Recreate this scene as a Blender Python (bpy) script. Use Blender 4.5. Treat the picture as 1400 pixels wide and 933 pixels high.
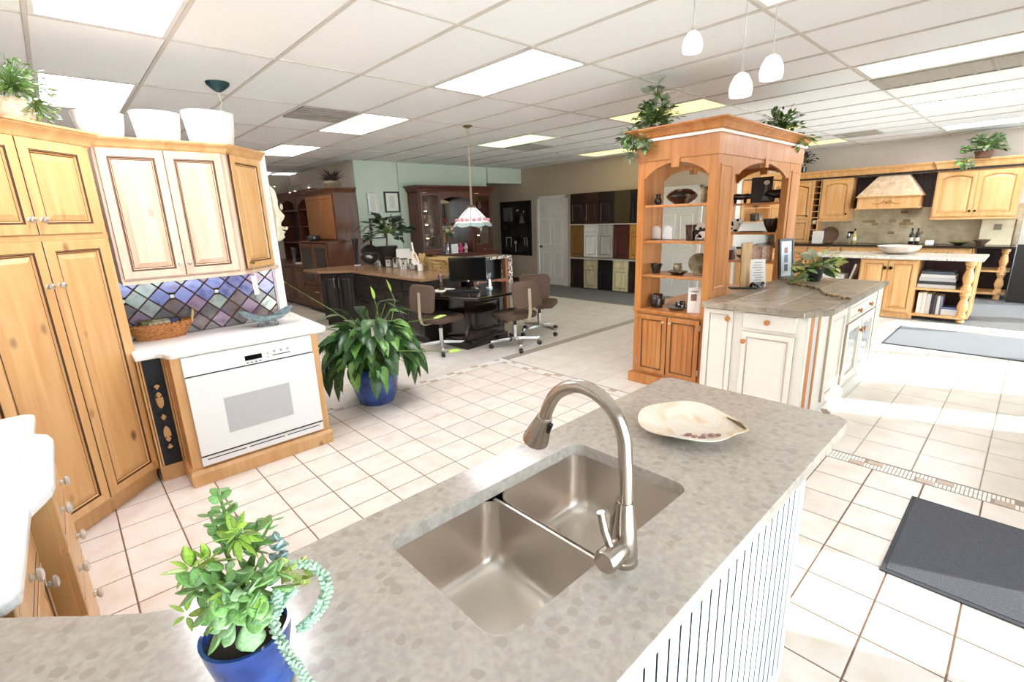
import bpy, bmesh, math, random
from mathutils import Matrix, Vector
random.seed(7)
for o in list(bpy.data.objects): bpy.data.objects.remove(o)
sc = bpy.context.scene; COL = sc.collection
PI = math.pi
# ---------------------------------------------------------------- camera
FPX = 657.4; CAMZ = 1.6567
RR = Vector((0.72858, -0.68414, -0.03358)); DD = Vector((-0.19450, -0.15963, -0.96783)); FW = Vector((0.65677, 0.71167, -0.24937))
cd = bpy.data.cameras.new('camera'); cam = bpy.data.objects.new('camera', cd); COL.objects.link(cam)
cd.sensor_width = 36; cd.lens = FPX / 1400 * 36; cd.clip_start = .02; cd.clip_end = 200
Mc = Matrix((( RR.x, -DD.x, -FW.x, 0), (RR.y, -DD.y, -FW.y, 0), (RR.z, -DD.z, -FW.z, CAMZ), (0, 0, 0, 1)))
cam.matrix_world = Mc; sc.camera = cam
# ---------------------------------------------------------------- sky, sun, exposure
w = bpy.data.worlds.new('sky'); sc.world = w; w.use_nodes = True
bg = w.node_tree.nodes['Background']; bg.inputs[0].default_value = (.78, .89, 1, 1); bg.inputs[1].default_value = 6.0
sd = bpy.data.lights.new('sun', 'SUN'); sd.energy = 25; sd.angle = .012; sd.color = (1, .98, .96)
sun = bpy.data.objects.new('sun', sd); COL.objects.link(sun)
SUND = Vector((-.404, 1, -.8624)).normalized()
sun.rotation_euler = SUND.to_track_quat('-Z', 'Y').to_euler(); sun.location = (3, -6, 6)
sc.view_settings.view_transform = 'Standard'; sc.view_settings.look = 'None'; sc.view_settings.gamma = 1
sc.view_settings.use_curve_mapping = False; sc.view_settings.exposure = 0.84
PANEL_E = 12.0
# ---------------------------------------------------------------- pixel rays (1400x933 photograph)
CAMP = Vector((0, 0, CAMZ))
def ray(px, py): return RR * ((px - 700) / FPX) + DD * ((py - 466.5) / FPX) + FW
def PZ(px, py, z=0): r = ray(px, py); return CAMP + r * ((z - CAMZ) / r.z)
def PX(px, py, X): r = ray(px, py); return CAMP + r * (X / r.x)
def PY(px, py, Y): r = ray(px, py); return CAMP + r * (Y / r.y)
def PROJ(p):
    v = Vector(p) - CAMP; d = v.dot(FW)
    if d < .05: return None
    return 700 + FPX * v.dot(RR) / d, 466.5 + FPX * v.dot(DD) / d, d
def inframe(p, m=60):
    q = PROJ(p); return q is not None and -m < q[0] < 1400 + m and -m < q[1] < 933 + m
# ---------------------------------------------------------------- mesh helpers
class MB:
    def __init__(s, T=None): s.v = []; s.f = []; s.mi = []; s.T = T
    def V(s, p):
        s.v.append(tuple(s.T @ Vector(p)) if s.T else tuple(p)); return len(s.v) - 1
    def F(s, idx, mi=0): s.f.append(tuple(idx)); s.mi.append(mi)
    def box(s, x0, y0, z0, x1, y1, z1, mi=0):
        if x0 > x1: x0, x1 = x1, x0
        if y0 > y1: y0, y1 = y1, y0
        if z0 > z1: z0, z1 = z1, z0
        b = [s.V(p) for p in ((x0,y0,z0),(x1,y0,z0),(x1,y1,z0),(x0,y1,z0),(x0,y0,z1),(x1,y0,z1),(x1,y1,z1),(x0,y1,z1))]
        for q in ((3,2,1,0),(4,5,6,7),(0,1,5,4),(1,2,6,5),(2,3,7,6),(3,0,4,7)): s.F([b[i] for i in q], mi)
        return s
    def obox(s, M, sx, sy, sz, mi=0):
        T0 = s.T; s.T = (T0 @ M) if T0 else M
        s.box(-sx/2, -sy/2, -sz/2, sx/2, sy/2, sz/2, mi); s.T = T0; return s
    def rings(s, rs, mi=0, cap0=True, cap1=True, closed=True, mis=None):
        ids = [[s.V(p) for p in r] for r in rs]
        n = len(ids[0])
        for k in range(len(ids) - 1):
            m = mis[k] if mis else mi
            for i in range(n if closed else n - 1):
                j = (i + 1) % n
                s.F((ids[k][i], ids[k][j], ids[k+1][j], ids[k+1][i]), m)
        if cap0: s.F(ids[0][::-1], mis[0] if mis else mi)
        if cap1: s.F(ids[-1], mis[-1] if mis else mi)
        return s
    def cyl(s, p, q, r0, r1=None, n=12, mi=0):
        return s.tube([p, q], [r0, r0 if r1 is None else r1], n, mi)
    def tube(s, pts, rad, n=8, mi=0):
        pts = [Vector(p) for p in pts]
        if not isinstance(rad, (list, tuple)): rad = [rad] * len(pts)
        rs = []; a = None
        for i, p in enumerate(pts):
            t = (pts[min(i+1, len(pts)-1)] - pts[max(i-1, 0)]).normalized()
            if a is None: a = t.orthogonal().normalized()
            else:
                a = a - t * a.dot(t)
                a = a.normalized() if a.length > 1e-6 else t.orthogonal().normalized()
            b = t.cross(a)
            rs.append([p + (a * math.cos(2*PI*k/n) + b * math.sin(2*PI*k/n)) * rad[i] for k in range(n)])
        return s.rings(rs, mi)
    def lathe(s, c, prof, n=24, mi=0, sx=1, sy=1, cap0=True, cap1=True, mis=None):
        return s.rings([[(c[0] + r*sx*math.cos(2*PI*k/n), c[1] + r*sy*math.sin(2*PI*k/n), c[2] + z) for k in range(n)] for r, z in prof], mi, cap0, cap1, True, mis)
    def ball(s, c, r, n=10, m=6, mi=0, sz=1):
        return s.lathe(c, [(r*math.sin(PI*(k+.02)/(m+.04)), -r*sz*math.cos(PI*(k+.02)/(m+.04))) for k in range(m+1)], n, mi)
    def prism(s, poly, z0, z1, mi=0):
        return s.rings([[(x, y, z0) for x, y in poly], [(x, y, z1) for x, y in poly]], mi)
    def vprism(s, poly, y0, y1, mi=0):   # polygon in x,z extruded along y
        return s.rings([[(x, y0, z) for x, z in poly], [(x, y1, z) for x, z in poly]], mi)
    def sweep(s, path, prof, mi=0, closed=False):   # path xy (outward = right hand side), prof (out, z)
        n = len(path); rs = []
        for i in range(n):
            p = Vector(path[i][:2])
            if closed or 0 < i < n - 1:
                d0 = (p - Vector(path[i-1][:2])).normalized(); d1 = (Vector(path[(i+1) % n][:2]) - p).normalized()
            elif i == 0: d0 = d1 = (Vector(path[1][:2]) - p).normalized()
            else: d0 = d1 = (p - Vector(path[i-1][:2])).normalized()
            n0 = Vector((d0.y, -d0.x)); n1 = Vector((d1.y, -d1.x)); b = (n0 + n1); b = b / max(.2, b.dot(n0) if b.length > 0 else 1)
            rs.append([(p.x + b.x*o, p.y + b.y*o, z) for o, z in prof])
        if closed: rs.append(rs[0])
        return s.rings(rs, mi, not closed, not closed, True)
    def obj(s, name, mats, parent=None, smooth=False, bevel=0, seg=2):
        me = bpy.data.meshes.new(name); me.from_pydata(s.v, [], s.f)
        if not isinstance(mats, (list, tuple)): mats = [mats]
        for m in mats: me.materials.append(m)
        me.polygons.foreach_set('material_index', s.mi)
        bm = bmesh.new(); bm.from_mesh(me); bmesh.ops.recalc_face_normals(bm, faces=bm.faces); bm.to_mesh(me); bm.free()
        o = bpy.data.objects.new(name, me); COL.objects.link(o)
        if parent: o.parent = parent
        if smooth:
            me.polygons.foreach_set('use_smooth', [True] * len(me.polygons))
            me.set_sharp_from_angle(angle=math.radians(smooth if smooth is not True else 40))
        if bevel:
            md = o.modifiers.new('bevel', 'BEVEL'); md.width = bevel; md.segments = seg; md.limit_method = 'ANGLE'; md.angle_limit = .6
        return o
def tag(o, label=None, cat=None, group=None, kind=None):
    if label: o['label'] = label
    if cat: o['category'] = cat
    if group: o['group'] = group
    if kind: o['kind'] = kind
    return o
def thing(name, label, cat, loc=(0,0,0), rz=0, group=None):
    o = bpy.data.objects.new(name, None); COL.objects.link(o); o.empty_display_size = .1
    o.location = loc; o.rotation_euler = (0, 0, rz); return tag(o, label, cat, group)
def struct(name, mb, mat, parent=None, **k):
    o = mb.obj(name, mat, parent, **k)
    if not parent: o['kind'] = 'structure'
    return o
def inst(name, mesh, parent, M):
    o = bpy.data.objects.new(name, mesh); COL.objects.link(o); o.parent = parent; o.matrix_local = M; return o
def boxo(name, parent, mat, x0, y0, z0, x1, y1, z1, bevel=0): return MB().box(x0,y0,z0,x1,y1,z1).obj(name, mat, parent, bevel=bevel)
# ---------------------------------------------------------------- materials
def lin(h):
    if not isinstance(h, str): return tuple(h)[:3] + (1,)
    c = [int(h[i:i+2], 16) / 255 for i in (0, 2, 4)]
    return tuple((x/12.92 if x <= .04045 else ((x+.055)/1.055)**2.4) for x in c) + (1,)
MATS = {}
def nodes(name):
    m = bpy.data.materials.new(name); m.use_nodes = True; nt = m.node_tree
    return m, nt, nt.nodes['Principled BSDF']
def plain(name, col, rough=.5, metal=0, **k):
    if name in MATS: return MATS[name]
    m, nt, b = nodes(name); b.inputs['Base Color'].default_value = lin(col); b.inputs['Roughness'].default_value = rough; b.inputs['Metallic'].default_value = metal
    n = nt.nodes.new('ShaderNodeTexNoise'); n.inputs['Scale'].default_value = k.get('ns', 30)
    if k.get('var', .06):
        mx = nt.nodes.new('ShaderNodeMixRGB'); mx.blend_type = 'MULTIPLY'; mx.inputs['Fac'].default_value = k.get('var', .06) * 4
        mx.inputs[1].default_value = lin(col); nt.links.new(n.outputs['Fac'], mx.inputs[2]); 
        rp = nt.nodes.new('ShaderNodeValToRGB'); rp.color_ramp.elements[0].position = .3; rp.color_ramp.elements[0].color = (.6,.6,.6,1); rp.color_ramp.elements[1].position = .65
        nt.links.new(n.outputs['Fac'], rp.inputs[0]); nt.links.new(rp.outputs[0], mx.inputs[2]); nt.links.new(mx.outputs[0], b.inputs['Base Color'])
        tc = nt.nodes.new('ShaderNodeTexCoord'); nt.links.new(tc.outputs['Object'], n.inputs['Vector'])
    if 'emit' in k: b.inputs['Emission Color'].default_value = lin(k.get('ecol', col)); b.inputs['Emission Strength'].default_value = k['emit']
    if 'trans' in k: b.inputs['Transmission Weight'].default_value = k['trans']
    if 'alpha' in k: b.inputs['Alpha'].default_value = k['alpha']
    if 'coat' in k: b.inputs['Coat Weight'].default_value = k['coat']; b.inputs['Coat Roughness'].default_value = .08
    if 'sub' in k: b.inputs['Subsurface Weight'].default_value = k['sub']; b.inputs['Subsurface Radius'].default_value = (.01, .01, .005)
    if 'bump' in k:
        bp = nt.nodes.new('ShaderNodeBump'); bp.inputs['Strength'].default_value = k['bump']; bp.inputs['Distance'].default_value = k.get('bd', .002)
        n2 = nt.nodes.new('ShaderNodeTexNoise'); n2.inputs['Scale'].default_value = k.get('bs', 200)
        tc2 = nt.nodes.new('ShaderNodeTexCoord'); nt.links.new(tc2.outputs['Object'], n2.inputs['Vector'])
        nt.links.new(n2.outputs['Fac'], bp.inputs['Height']); nt.links.new(bp.outputs[0], b.inputs['Normal'])
    MATS[name] = m; return m
def wood(name, c1, c2, rough=.38, stretch=(9, 9, .9), knots=0, coat=.25):
    if name in MATS: return MATS[name]
    m, nt, b = nodes(name); N = nt.nodes.new; L = nt.links.new
    tc = N('ShaderNodeTexCoord'); mp = N('ShaderNodeMapping'); mp.inputs['Scale'].default_value = stretch
    oi = N('ShaderNodeObjectInfo'); ad = N('ShaderNodeVectorMath'); ad.operation = 'ADD'
    cx = N('ShaderNodeCombineXYZ'); ml = N('ShaderNodeMath'); ml.operation = 'MULTIPLY'; ml.inputs[1].default_value = 37
    L(oi.outputs['Random'], ml.inputs[0]); L(ml.outputs[0], cx.inputs[0]); L(ml.outputs[0], cx.inputs[2])
    L(tc.outputs['Object'], mp.inputs[0]); L(mp.outputs[0], ad.inputs[0]); L(cx.outputs[0], ad.inputs[1])
    n1 = N('ShaderNodeTexNoise'); n1.inputs['Scale'].default_value = 1.6; n1.inputs['Detail'].default_value = 6; n1.inputs['Distortion'].default_value = .8
    L(ad.outputs[0], n1.inputs['Vector'])
    r = N('ShaderNodeValToRGB'); r.color_ramp.elements[0].position = .32; r.color_ramp.elements[0].color = lin(c1); r.color_ramp.elements[1].position = .68; r.color_ramp.elements[1].color = lin(c2)
    L(n1.outputs['Fac'], r.inputs[0]); out = r.outputs[0]
    if knots:
        vo = N('ShaderNodeTexVoronoi'); vo.inputs['Scale'].default_value = 2.2; mp2 = N('ShaderNodeMapping'); mp2.inputs['Scale'].default_value = (2.2, 2.2, 1.3)
        L(tc.outputs['Object'], mp2.inputs[0]); ad2 = N('ShaderNodeVectorMath'); L(mp2.outputs[0], ad2.inputs[0]); L(cx.outputs[0], ad2.inputs[1]); L(ad2.outputs[0], vo.inputs['Vector'])
        r2 = N('ShaderNodeValToRGB'); r2.color_ramp.elements[0].position = .05; r2.color_ramp.elements[0].color = (.12,.05,.02,1); r2.color_ramp.elements[1].position = .13; r2.color_ramp.elements[1].color = (1,1,1,1)
        L(vo.outputs['Distance'], r2.inputs[0]); mx = N('ShaderNodeMixRGB'); mx.blend_type = 'MULTIPLY'; mx.inputs[0].default_value = knots
        L(out, mx.inputs[1]); L(r2.outputs[0], mx.inputs[2]); out = mx.outputs[0]
    L(out, b.inputs['Base Color']); b.inputs['Roughness'].default_value = rough; b.inputs['Coat Weight'].default_value = coat; b.inputs['Coat Roughness'].default_value = .15
    MATS[name] = m; return m
def mottle(name, cols, scale=8, rough=.4, kind='noise', metal=0, bump=0, detail=4, coat=0, rnd=0, stretch=None, dist=0, pos=None):
    if name in MATS: return MATS[name]
    m, nt, b = nodes(name); N = nt.nodes.new; L = nt.links.new
    tc = N('ShaderNodeTexCoord'); vec = tc.outputs['Object']
    if stretch:
        mp = N('ShaderNodeMapping'); mp.inputs['Scale'].default_value = stretch; L(vec, mp.inputs[0]); vec = mp.outputs[0]
    if rnd:
        oi = N('ShaderNodeObjectInfo'); ml = N('ShaderNodeMath'); ml.operation = 'MULTIPLY'; ml.inputs[1].default_value = 53; L(oi.outputs['Random'], ml.inputs[0])
        cx = N('ShaderNodeCombineXYZ'); L(ml.outputs[0], cx.inputs[0]); L(ml.outputs[0], cx.inputs[1]); ad = N('ShaderNodeVectorMath'); L(vec, ad.inputs[0]); L(cx.outputs[0], ad.inputs[1]); vec = ad.outputs[0]
    if kind == 'voronoi': t = N('ShaderNodeTexVoronoi'); fac = t.outputs['Distance']
    elif kind == 'cells': t = N('ShaderNodeTexVoronoi'); sp = N('ShaderNodeSeparateColor'); L(t.outputs['Color'], sp.inputs[0]); fac = sp.outputs[0]
    else: t = N('ShaderNodeTexNoise'); t.inputs['Detail'].default_value = detail; t.inputs['Distortion'].default_value = dist; fac = t.outputs['Fac']
    t.inputs['Scale'].default_value = scale; L(vec, t.inputs['Vector'])
    r = N('ShaderNodeValToRGB'); e = r.color_ramp.elements
    ps = pos or [.3 + .4 * i / (len(cols) - 1) for i in range(len(cols))]
    e[0].position = ps[0]; e[0].color = lin(cols[0]); e[1].position = ps[-1]; e[1].color = lin(cols[-1])
    for i in range(1, len(cols) - 1):
        x = e.new(ps[i]); x.color = lin(cols[i])
    L(fac, r.inputs[0]); out = r.outputs[0]
    if rnd:
        hs = N('ShaderNodeHueSaturation'); mr = N('ShaderNodeMapRange'); mr.inputs[3].default_value = 1 - rnd; mr.inputs[4].default_value = 1 + rnd * .6
        L(oi.outputs['Random'], mr.inputs[0]); L(mr.outputs[0], hs.inputs['Value']); L(out, hs.inputs['Color']); out = hs.outputs[0]
    L(out, b.inputs['Base Color']); b.inputs['Roughness'].default_value = rough; b.inputs['Metallic'].default_value = metal; b.inputs['Coat Weight'].default_value = coat
    if bump:
        bp = N('ShaderNodeBump'); bp.inputs['Strength'].default_value = bump; bp.inputs['Distance'].default_value = .003; L(fac, bp.inputs['Height']); L(bp.outputs[0], b.inputs['Normal'])
    MATS[name] = m; return m
def clearglass(name, tint='FFFFFF', gloss=.12):
    if name in MATS: return MATS[name]
    m = bpy.data.materials.new(name); m.use_nodes = True; nt = m.node_tree; nt.nodes.remove(nt.nodes['Principled BSDF']); N = nt.nodes.new
    t = N('ShaderNodeBsdfTransparent'); t.inputs[0].default_value = lin(tint); g = N('ShaderNodeBsdfGlossy'); g.inputs['Roughness'].default_value = .03
    mx = N('ShaderNodeMixShader'); fr = N('ShaderNodeFresnel'); fr.inputs[0].default_value = 1.45; ad = N('ShaderNodeMath'); ad.inputs[1].default_value = gloss
    nt.links.new(fr.outputs[0], ad.inputs[0]); nt.links.new(ad.outputs[0], mx.inputs[0]); nt.links.new(t.outputs[0], mx.inputs[1]); nt.links.new(g.outputs[0], mx.inputs[2])
    nt.links.new(mx.outputs[0], nt.nodes['Material Output'].inputs[0]); MATS[name] = m; return m
def emis(name, col, s):
    if name in MATS: return MATS[name]
    m = bpy.data.materials.new(name); m.use_nodes = True; nt = m.node_tree; nt.nodes.remove(nt.nodes['Principled BSDF'])
    e = nt.nodes.new('ShaderNodeEmission'); e.inputs[0].default_value = lin(col); e.inputs[1].default_value = s
    nt.links.new(e.outputs[0], nt.nodes['Material Output'].inputs[0]); MATS[name] = m; return m
ALDER = wood('knotty alder', 'CF9A60', 'DDB07A', .4, knots=.75)
ALDER_LIT = wood('light-paled alder', 'CFA88E', 'DEBEA4', .42, knots=.35)  # alder again, with the ceiling light's paleness put into the colour
GLAZE = plain('dark glaze', '4A2A14', .6, var=0)
CHERRY = wood('orange cherry', 'B06A32', 'C8894C', .35)
MAPLE = wood('honey maple', 'DCA262', 'EBBE86', .4)
BROWN = wood('brown cherry', '4E2A17', '653A20', .4, coat=.12)
MAHOG = wood('red mahogany', '4A2216', '66321F', .38)
ESPR = wood('espresso', '100906', '1A0F0A', .38, coat=.08)
CREAMP = plain('cream paint', 'F3EDE4', .45, var=.02)
CREAMG = plain('cream paint glaze line', 'B9A58E', .6, var=0)
WHITEP = plain('white paint', 'EDEAE6', .45, var=.02)
CHROME = plain('chrome', 'D8D8D8', .12, 1, var=0)
NICKEL = plain('satin nickel', 'CFC9C2', .28, 1, var=0)
STEEL = plain('brushed steel', 'DCD4CC', .3, 1, var=.01, ns=120)
BLACK = plain('black plastic', '101010', .35, var=0)
BLACKG = plain('black gloss', '0C0C0D', .12, var=0)
BRONZE = plain('dark bronze', '2A1A12', .4, .6, var=0)
GLASS = clearglass('clear glass')
WHITEG = plain('white enamel', 'F2F1F0', .2, var=0)
# ================================================================ SETTING
CEIL = 2.811; UX, UY = .648, 1.296; CX0, CY0 = .7785, 3.9258
def cx(u): return CX0 + UX * u
def cy(v): return CY0 - UY * v
WTAN = plain('tan wall paint', 'D8CBBB', .8, var=.02, ns=3); WGREEN = plain('sage green wall paint', 'CFDACA', .8, var=.02, ns=3)
WWHITE = plain('off white wall paint', 'E9E3DC', .8, var=.02, ns=3); WDARK = plain('warm taupe wall paint', 'CDBBA6', .8, var=.02, ns=3)
GROUT = plain('brown grout', '7E6250', .9); GROUT2 = plain('grey grout', 'A89C8E', .9)
TILE = mottle('cream ceramic floor tile', ['DCCEC2', 'E6DBD1', 'EAE2DB'], 7, .32, rnd=.06, detail=5)
TILE2 = mottle('ivory ceramic floor tile', ['DBD2C6', 'E2DAD0', 'E8E2DA'], 5, .3, rnd=.05, detail=5)
CARPET = plain('grey carpet', '77787A', .95, bump=.6, bs=350, bd=.004)
fl = MB().box(-3, -1.3, -.12, 12.25, 12.7, -.012).obj('floor', GROUT); fl['kind'] = 'structure'; fl['label'] = 'tiled showroom floor of cream and ivory squares'
# grout beds
MB().box(-3, -1.2, -.012, 3.584, 4.105, -.003).obj('grout_bed', GROUT, fl)
mb = MB(); mb.box(3.584, -1.2, -.012, 8.95, 4.105, -.003); mb.box(-3, 4.105, -.012, 7.6, 12.5, -.003); mb.obj('grout_bed', GROUT2, fl)
mb = MB(); mb.box(7.62, 2.6, -.012, 8.85, 12.5, .006); mb.box(8.95, -1.2, -.012, 12.1, 4.2, .006); mb.obj('carpet', CARPET, fl)
def tilemesh(name, s, mat):
    m = MB(); h = s/2; c = .004
    m.rings([[(-h,-h,-.012),(h,-h,-.012),(h,h,-.012),(-h,h,-.012)], [(-h,-h,-.002),(h,-h,-.002),(h,h,-.002),(-h,h,-.002)], [(-h+c,-h+c,0),(h-c,-h+c,0),(h-c,h-c,0),(-h+c,h-c,0)]], 0, False, True)
    me = bpy.data.meshes.new(name); me.from_pydata(m.v, [], m.f); me.materials.append(mat); return me
P1, P2 = .2585, .3165
t1 = tilemesh('floor_tile', P1 - .007, TILE); t2 = tilemesh('floor_tile', P2 - .005, TILE2)
cand = []
def hidden(x, y):
    q = PROJ((x, y, 0))
    if q is None: return True
    if not (-40 < q[0] < 1440 and -40 < q[1] < 975): return True
    p = PZ(q[0], q[1], .9)
    if -.9 < p.x < 1.95 and .38 < p.y < 1.06: return True
    if -.85 < p.x < -.2 and 1.2 < p.y < 2.9: return True
    if 3.95 < x < 6.05 and 1.0 < y < 2.6: return True
    if .4 < p.x < 1.35 and 3.55 < p.y < 4.5: return True
    return False
for i in range(-16, 8):
    for j in range(-19, 2):
        x = 1.5158 + P1 * (i + .5); y = 3.5884 + P1 * (j + .5)
        if x > -3 and y > -1.2: cand.append((x, y, 0))
for i in range(-22, 17):
    for j in range(-4, 40):
        x = 3.72 + P2 * (i + .5); y = -.008 + P2 * (j + .5)
        if y < -1.15 or x < -2.9 or y > 12.4: continue
        ok = (x > 3.72 and y < 4.24 and x < 8.95) or (y > 4.36 and x < 7.55)
        if x > 7.5 and y > 2.5: ok = False
        if ok: cand.append((x, y, 1))
vis = [c for c in cand if not hidden(c[0], c[1])]
def psize(c):
    s = P2 if c[2] else P1; q = [PROJ((c[0] + a * s / 2, c[1] + b * s / 2, 0)) for a, b in ((-1,-1),(1,-1),(1,1),(-1,1))]
    if any(k is None for k in q): return 9e9
    return abs(sum(q[k][0] * q[(k+1) % 4][1] - q[(k+1) % 4][0] * q[k][1] for k in range(4))) / 2
vis.sort(key=psize, reverse=True); big = vis[:300]; bigs = set(big)
for c in big: inst('floor_tile', t2 if c[2] else t1, fl, Matrix.Translation((c[0], c[1], 0)))
for kind, mt in ((0, TILE), (1, TILE2)):
    m = MB(); src = (t2 if kind else t1)
    for c in cand:
        if c[2] == kind and c not in bigs:
            b = len(m.v); m.v += [(v.co.x + c[0], v.co.y + c[1], v.co.z) for v in src.vertices]
            for p in src.polygons: m.F([b + k for k in p.vertices])
    o = m.obj('floor_tile_field', mt, fl); o['kind'] = 'stuff'
# mosaic border strips with brown accents
MOSW = plain('white mosaic', 'F1EDE6', .35, var=0); MOSB = plain('brown mosaic accent', 'C9B09C', .4)
mw = MB(); acc = []
def bpt(a, b, along): return (a, b) if along == 'y' else (b, a)
def strip(c0, along, a0, a1):
    for row in (0, 1):
        b0 = c0 + .006 + row * .059; a = a0; k = 0
        while a < a1:
            ph = ((a - a0) + (.09 if row else 0)) % .3474
            if ph < .085: pass
            else:
                (xa, ya), (xb, yb) = bpt(b0, a, along), bpt(b0 + .053, a + .014, along); mw.box(xa, ya, -.012, xb, yb, 0)
            a += .019
        a = a0 - (.09 if row else 0)
        while a < a1:
            if a > a0 - .01: acc.append((b0, a, along))
            a += .3474
strip(3.586, 'y', -1.2, 4.225); strip(4.107, 'x', -1.2, 3.584)
o = mw.obj('border_mosaic', MOSW, fl); o['kind'] = 'stuff'
for b0, a, al in acc:
    if inframe((b0, a, 0) if al == 'y' else (a, b0, 0), 10):
        (xa, ya), (xb, yb) = bpt(b0, a, al), bpt(b0 + .053, a + .08, al); MB().box(xa, ya, -.012, xb, yb, .0005).obj('accent_tile', MOSB, fl)
m = MB().box(3.718, -1.2, -.012, 3.722, 4.24, -.001).obj('border_grout', GROUT2, fl)
m = MB(); 
for j in range(0, 13):
    pass
# outer ring of floor between border and big tiles
MB().box(-3, 4.232, -.012, 3.72, 4.42, -.001).obj('border_filler', TILE2, fl); MB().box(3.722, 4.24, -.012, 7.6, 4.42, -.002).obj('border_filler', TILE2, fl)
# ---- walls
struct('wall_back', MB().box(8.85, 4.2, 0, 8.97, 12.6, CEIL), WDARK)
struct('wall_side', MB().box(8.97, 4.2, 0, 12.2, 4.32, CEIL), WWHITE)
struct('wall_right', MB().box(12.1, -1.3, 0, 12.22, 4.2, CEIL), WWHITE)
mb = MB().box(4.45, 9.1, 0, 7.75, 9.22, CEIL); mb.box(5.376, 9.06, 0, 5.6, 9.1, CEIL); struct('wall_alcove', mb, WGREEN)
struct('trim_1', MB().box(7.75, 9.05, 2.46, 8.85, 9.17, CEIL), WGREEN)
struct('wall_recess', MB().box(7.63, 9.22, 0, 7.75, 12.5, CEIL), WDARK)
struct('wall_passage', MB().box(4.45, 9.22, 0, 4.57, 12.5, CEIL), WTAN)
struct('wall_far', MB().box(-3, 12.5, 0, 8.85, 12.62, CEIL), WTAN)
struct('wall_left', MB().box(-3.1, -1.3, 0, -3, 12.6, CEIL), WTAN)
mb = MB().box(-.9, 4.21, 0, 1.315, 4.33, 2.205); mb.box(1.27, 4.195, 0, 1.33, 4.345, 2.215); struct('wall_partition', mb, WWHITE)
struct('wall_partition_side', MB().box(-1.0, 1.1, 0, -.9, 4.33, 2.2), WWHITE)
# storefront with real openings
ops = [(-1.4, 2.065), (2.515, 3.228), (5.315, 5.775), (6.325, 7.635), (7.725, 9.105), (9.185, 10.05), (10.4, 11.7)]
SH = 2.23; SY = -1.2
mb = MB().box(-3, SY - .12, SH, 12.1, SY, CEIL); mb.box(-3, SY - .12, 0, 12.1, SY, .08); xs = [-3] + [k for o_ in ops for k in o_] + [12.1]
for k in range(0, len(xs), 2): mb.box(xs[k], SY - .12, .08, xs[k+1], SY, SH)
struct('wall_front', mb, WWHITE)
ALU = plain('bronze aluminium', '5A5552', .4, .7)
for n, (a, b) in enumerate(ops):
    m = MB(); 
    for q in ((a, .08, a + .03, SH), (b - .03, .08, b, SH), (a, .08, b, .11), (a, SH - .03, b, SH)): m.box(q[0], SY - .08, q[1], q[2], SY - .04, q[3])
    f = struct('window_%d' % (n + 1), m, ALU); MB().box(a + .03, SY - .063, .11, b - .03, SY - .057, SH - .03).obj('pane', clearglass('window glass', 'F6FAF8', .02), f)
struct('pavement', MB().box(-10, -14, -.2, 20, SY - .12, -.05), plain('concrete pavement', 'CFCBC4', .9))
m = MB(); 
for a in ((8.835, 8.57, 8.85, 12.5), (8.835, 5.3, 8.85, 7.45), (8.835, 4.2, 8.85, 4.3)): m.box(a[0], a[1], 0, a[2], a[3], .1)
struct('baseboard_back', m, wood('dark baseboard', '3A2417', '4A2F1E'))
m = MB(); m.box(12.085, -1.2, 0, 12.1, .2, .1); struct('baseboard_right', m, MATS['dark baseboard'])
# ---- doors on the back wall
def slabdoor(n, y0, y1, label, knob_y):
    root = thing('door_%d' % n, None, None, (8.85, y1, 0), -PI/2); root['kind'] = 'structure'; root['label'] = label
    W = y1 - y0
    m = MB(); c = .075
    for q in ((-c, 0, 0, 2.12), (W, 0, W + c, 2.12), (-c, 2.045, W + c, 2.12)): m.box(q[0], -.035, q[1], q[2], 0, q[3])
    m.obj('casing', WHITEP, root, bevel=.006)
    m = MB(); m.box(.0, -.012, .01, W, -.002, 2.045); m.obj('slab', WHITEP, root)
    cw = (W - .30) / 2
    for k in range(2):
        x = .1 + k * (cw + .1)
        for z0, z1 in ((.22, .82), (.98, 1.6), (1.72, 1.93)):
            m = MB(); rs = []
            for d, y in ((0, -.011), (.006, -.02), (.016, -.02), (.024, -.0135), (.05, -.018), (.055, -.018)): rs.append([(x + d, y, z0 + d), (x + cw - d, y, z0 + d), (x + cw - d, y, z1 - d), (x + d, y, z1 - d)])
            m.rings(rs, 0, False, True); m.obj('panel', WHITEP, root)
            m2 = MB(); 
    m = MB(); m.tube([(knob_y, -.012, .93), (knob_y, -.03, .93), (knob_y, -.045, .93), (knob_y, -.06, .93), (knob_y, -.07, .93)], [.03, .012, .022, .028, .012], 14); m.obj('knob', plain('dark brass', '4A3D30', .3, .9), root, True)
slabdoor(1, 7.58, 8.44, 'white six-panel door beside the cabinet door sample display', .07)
slabdoor(2, 4.36, 5.18, 'white six-panel door behind the open display hutch', .07)
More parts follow.
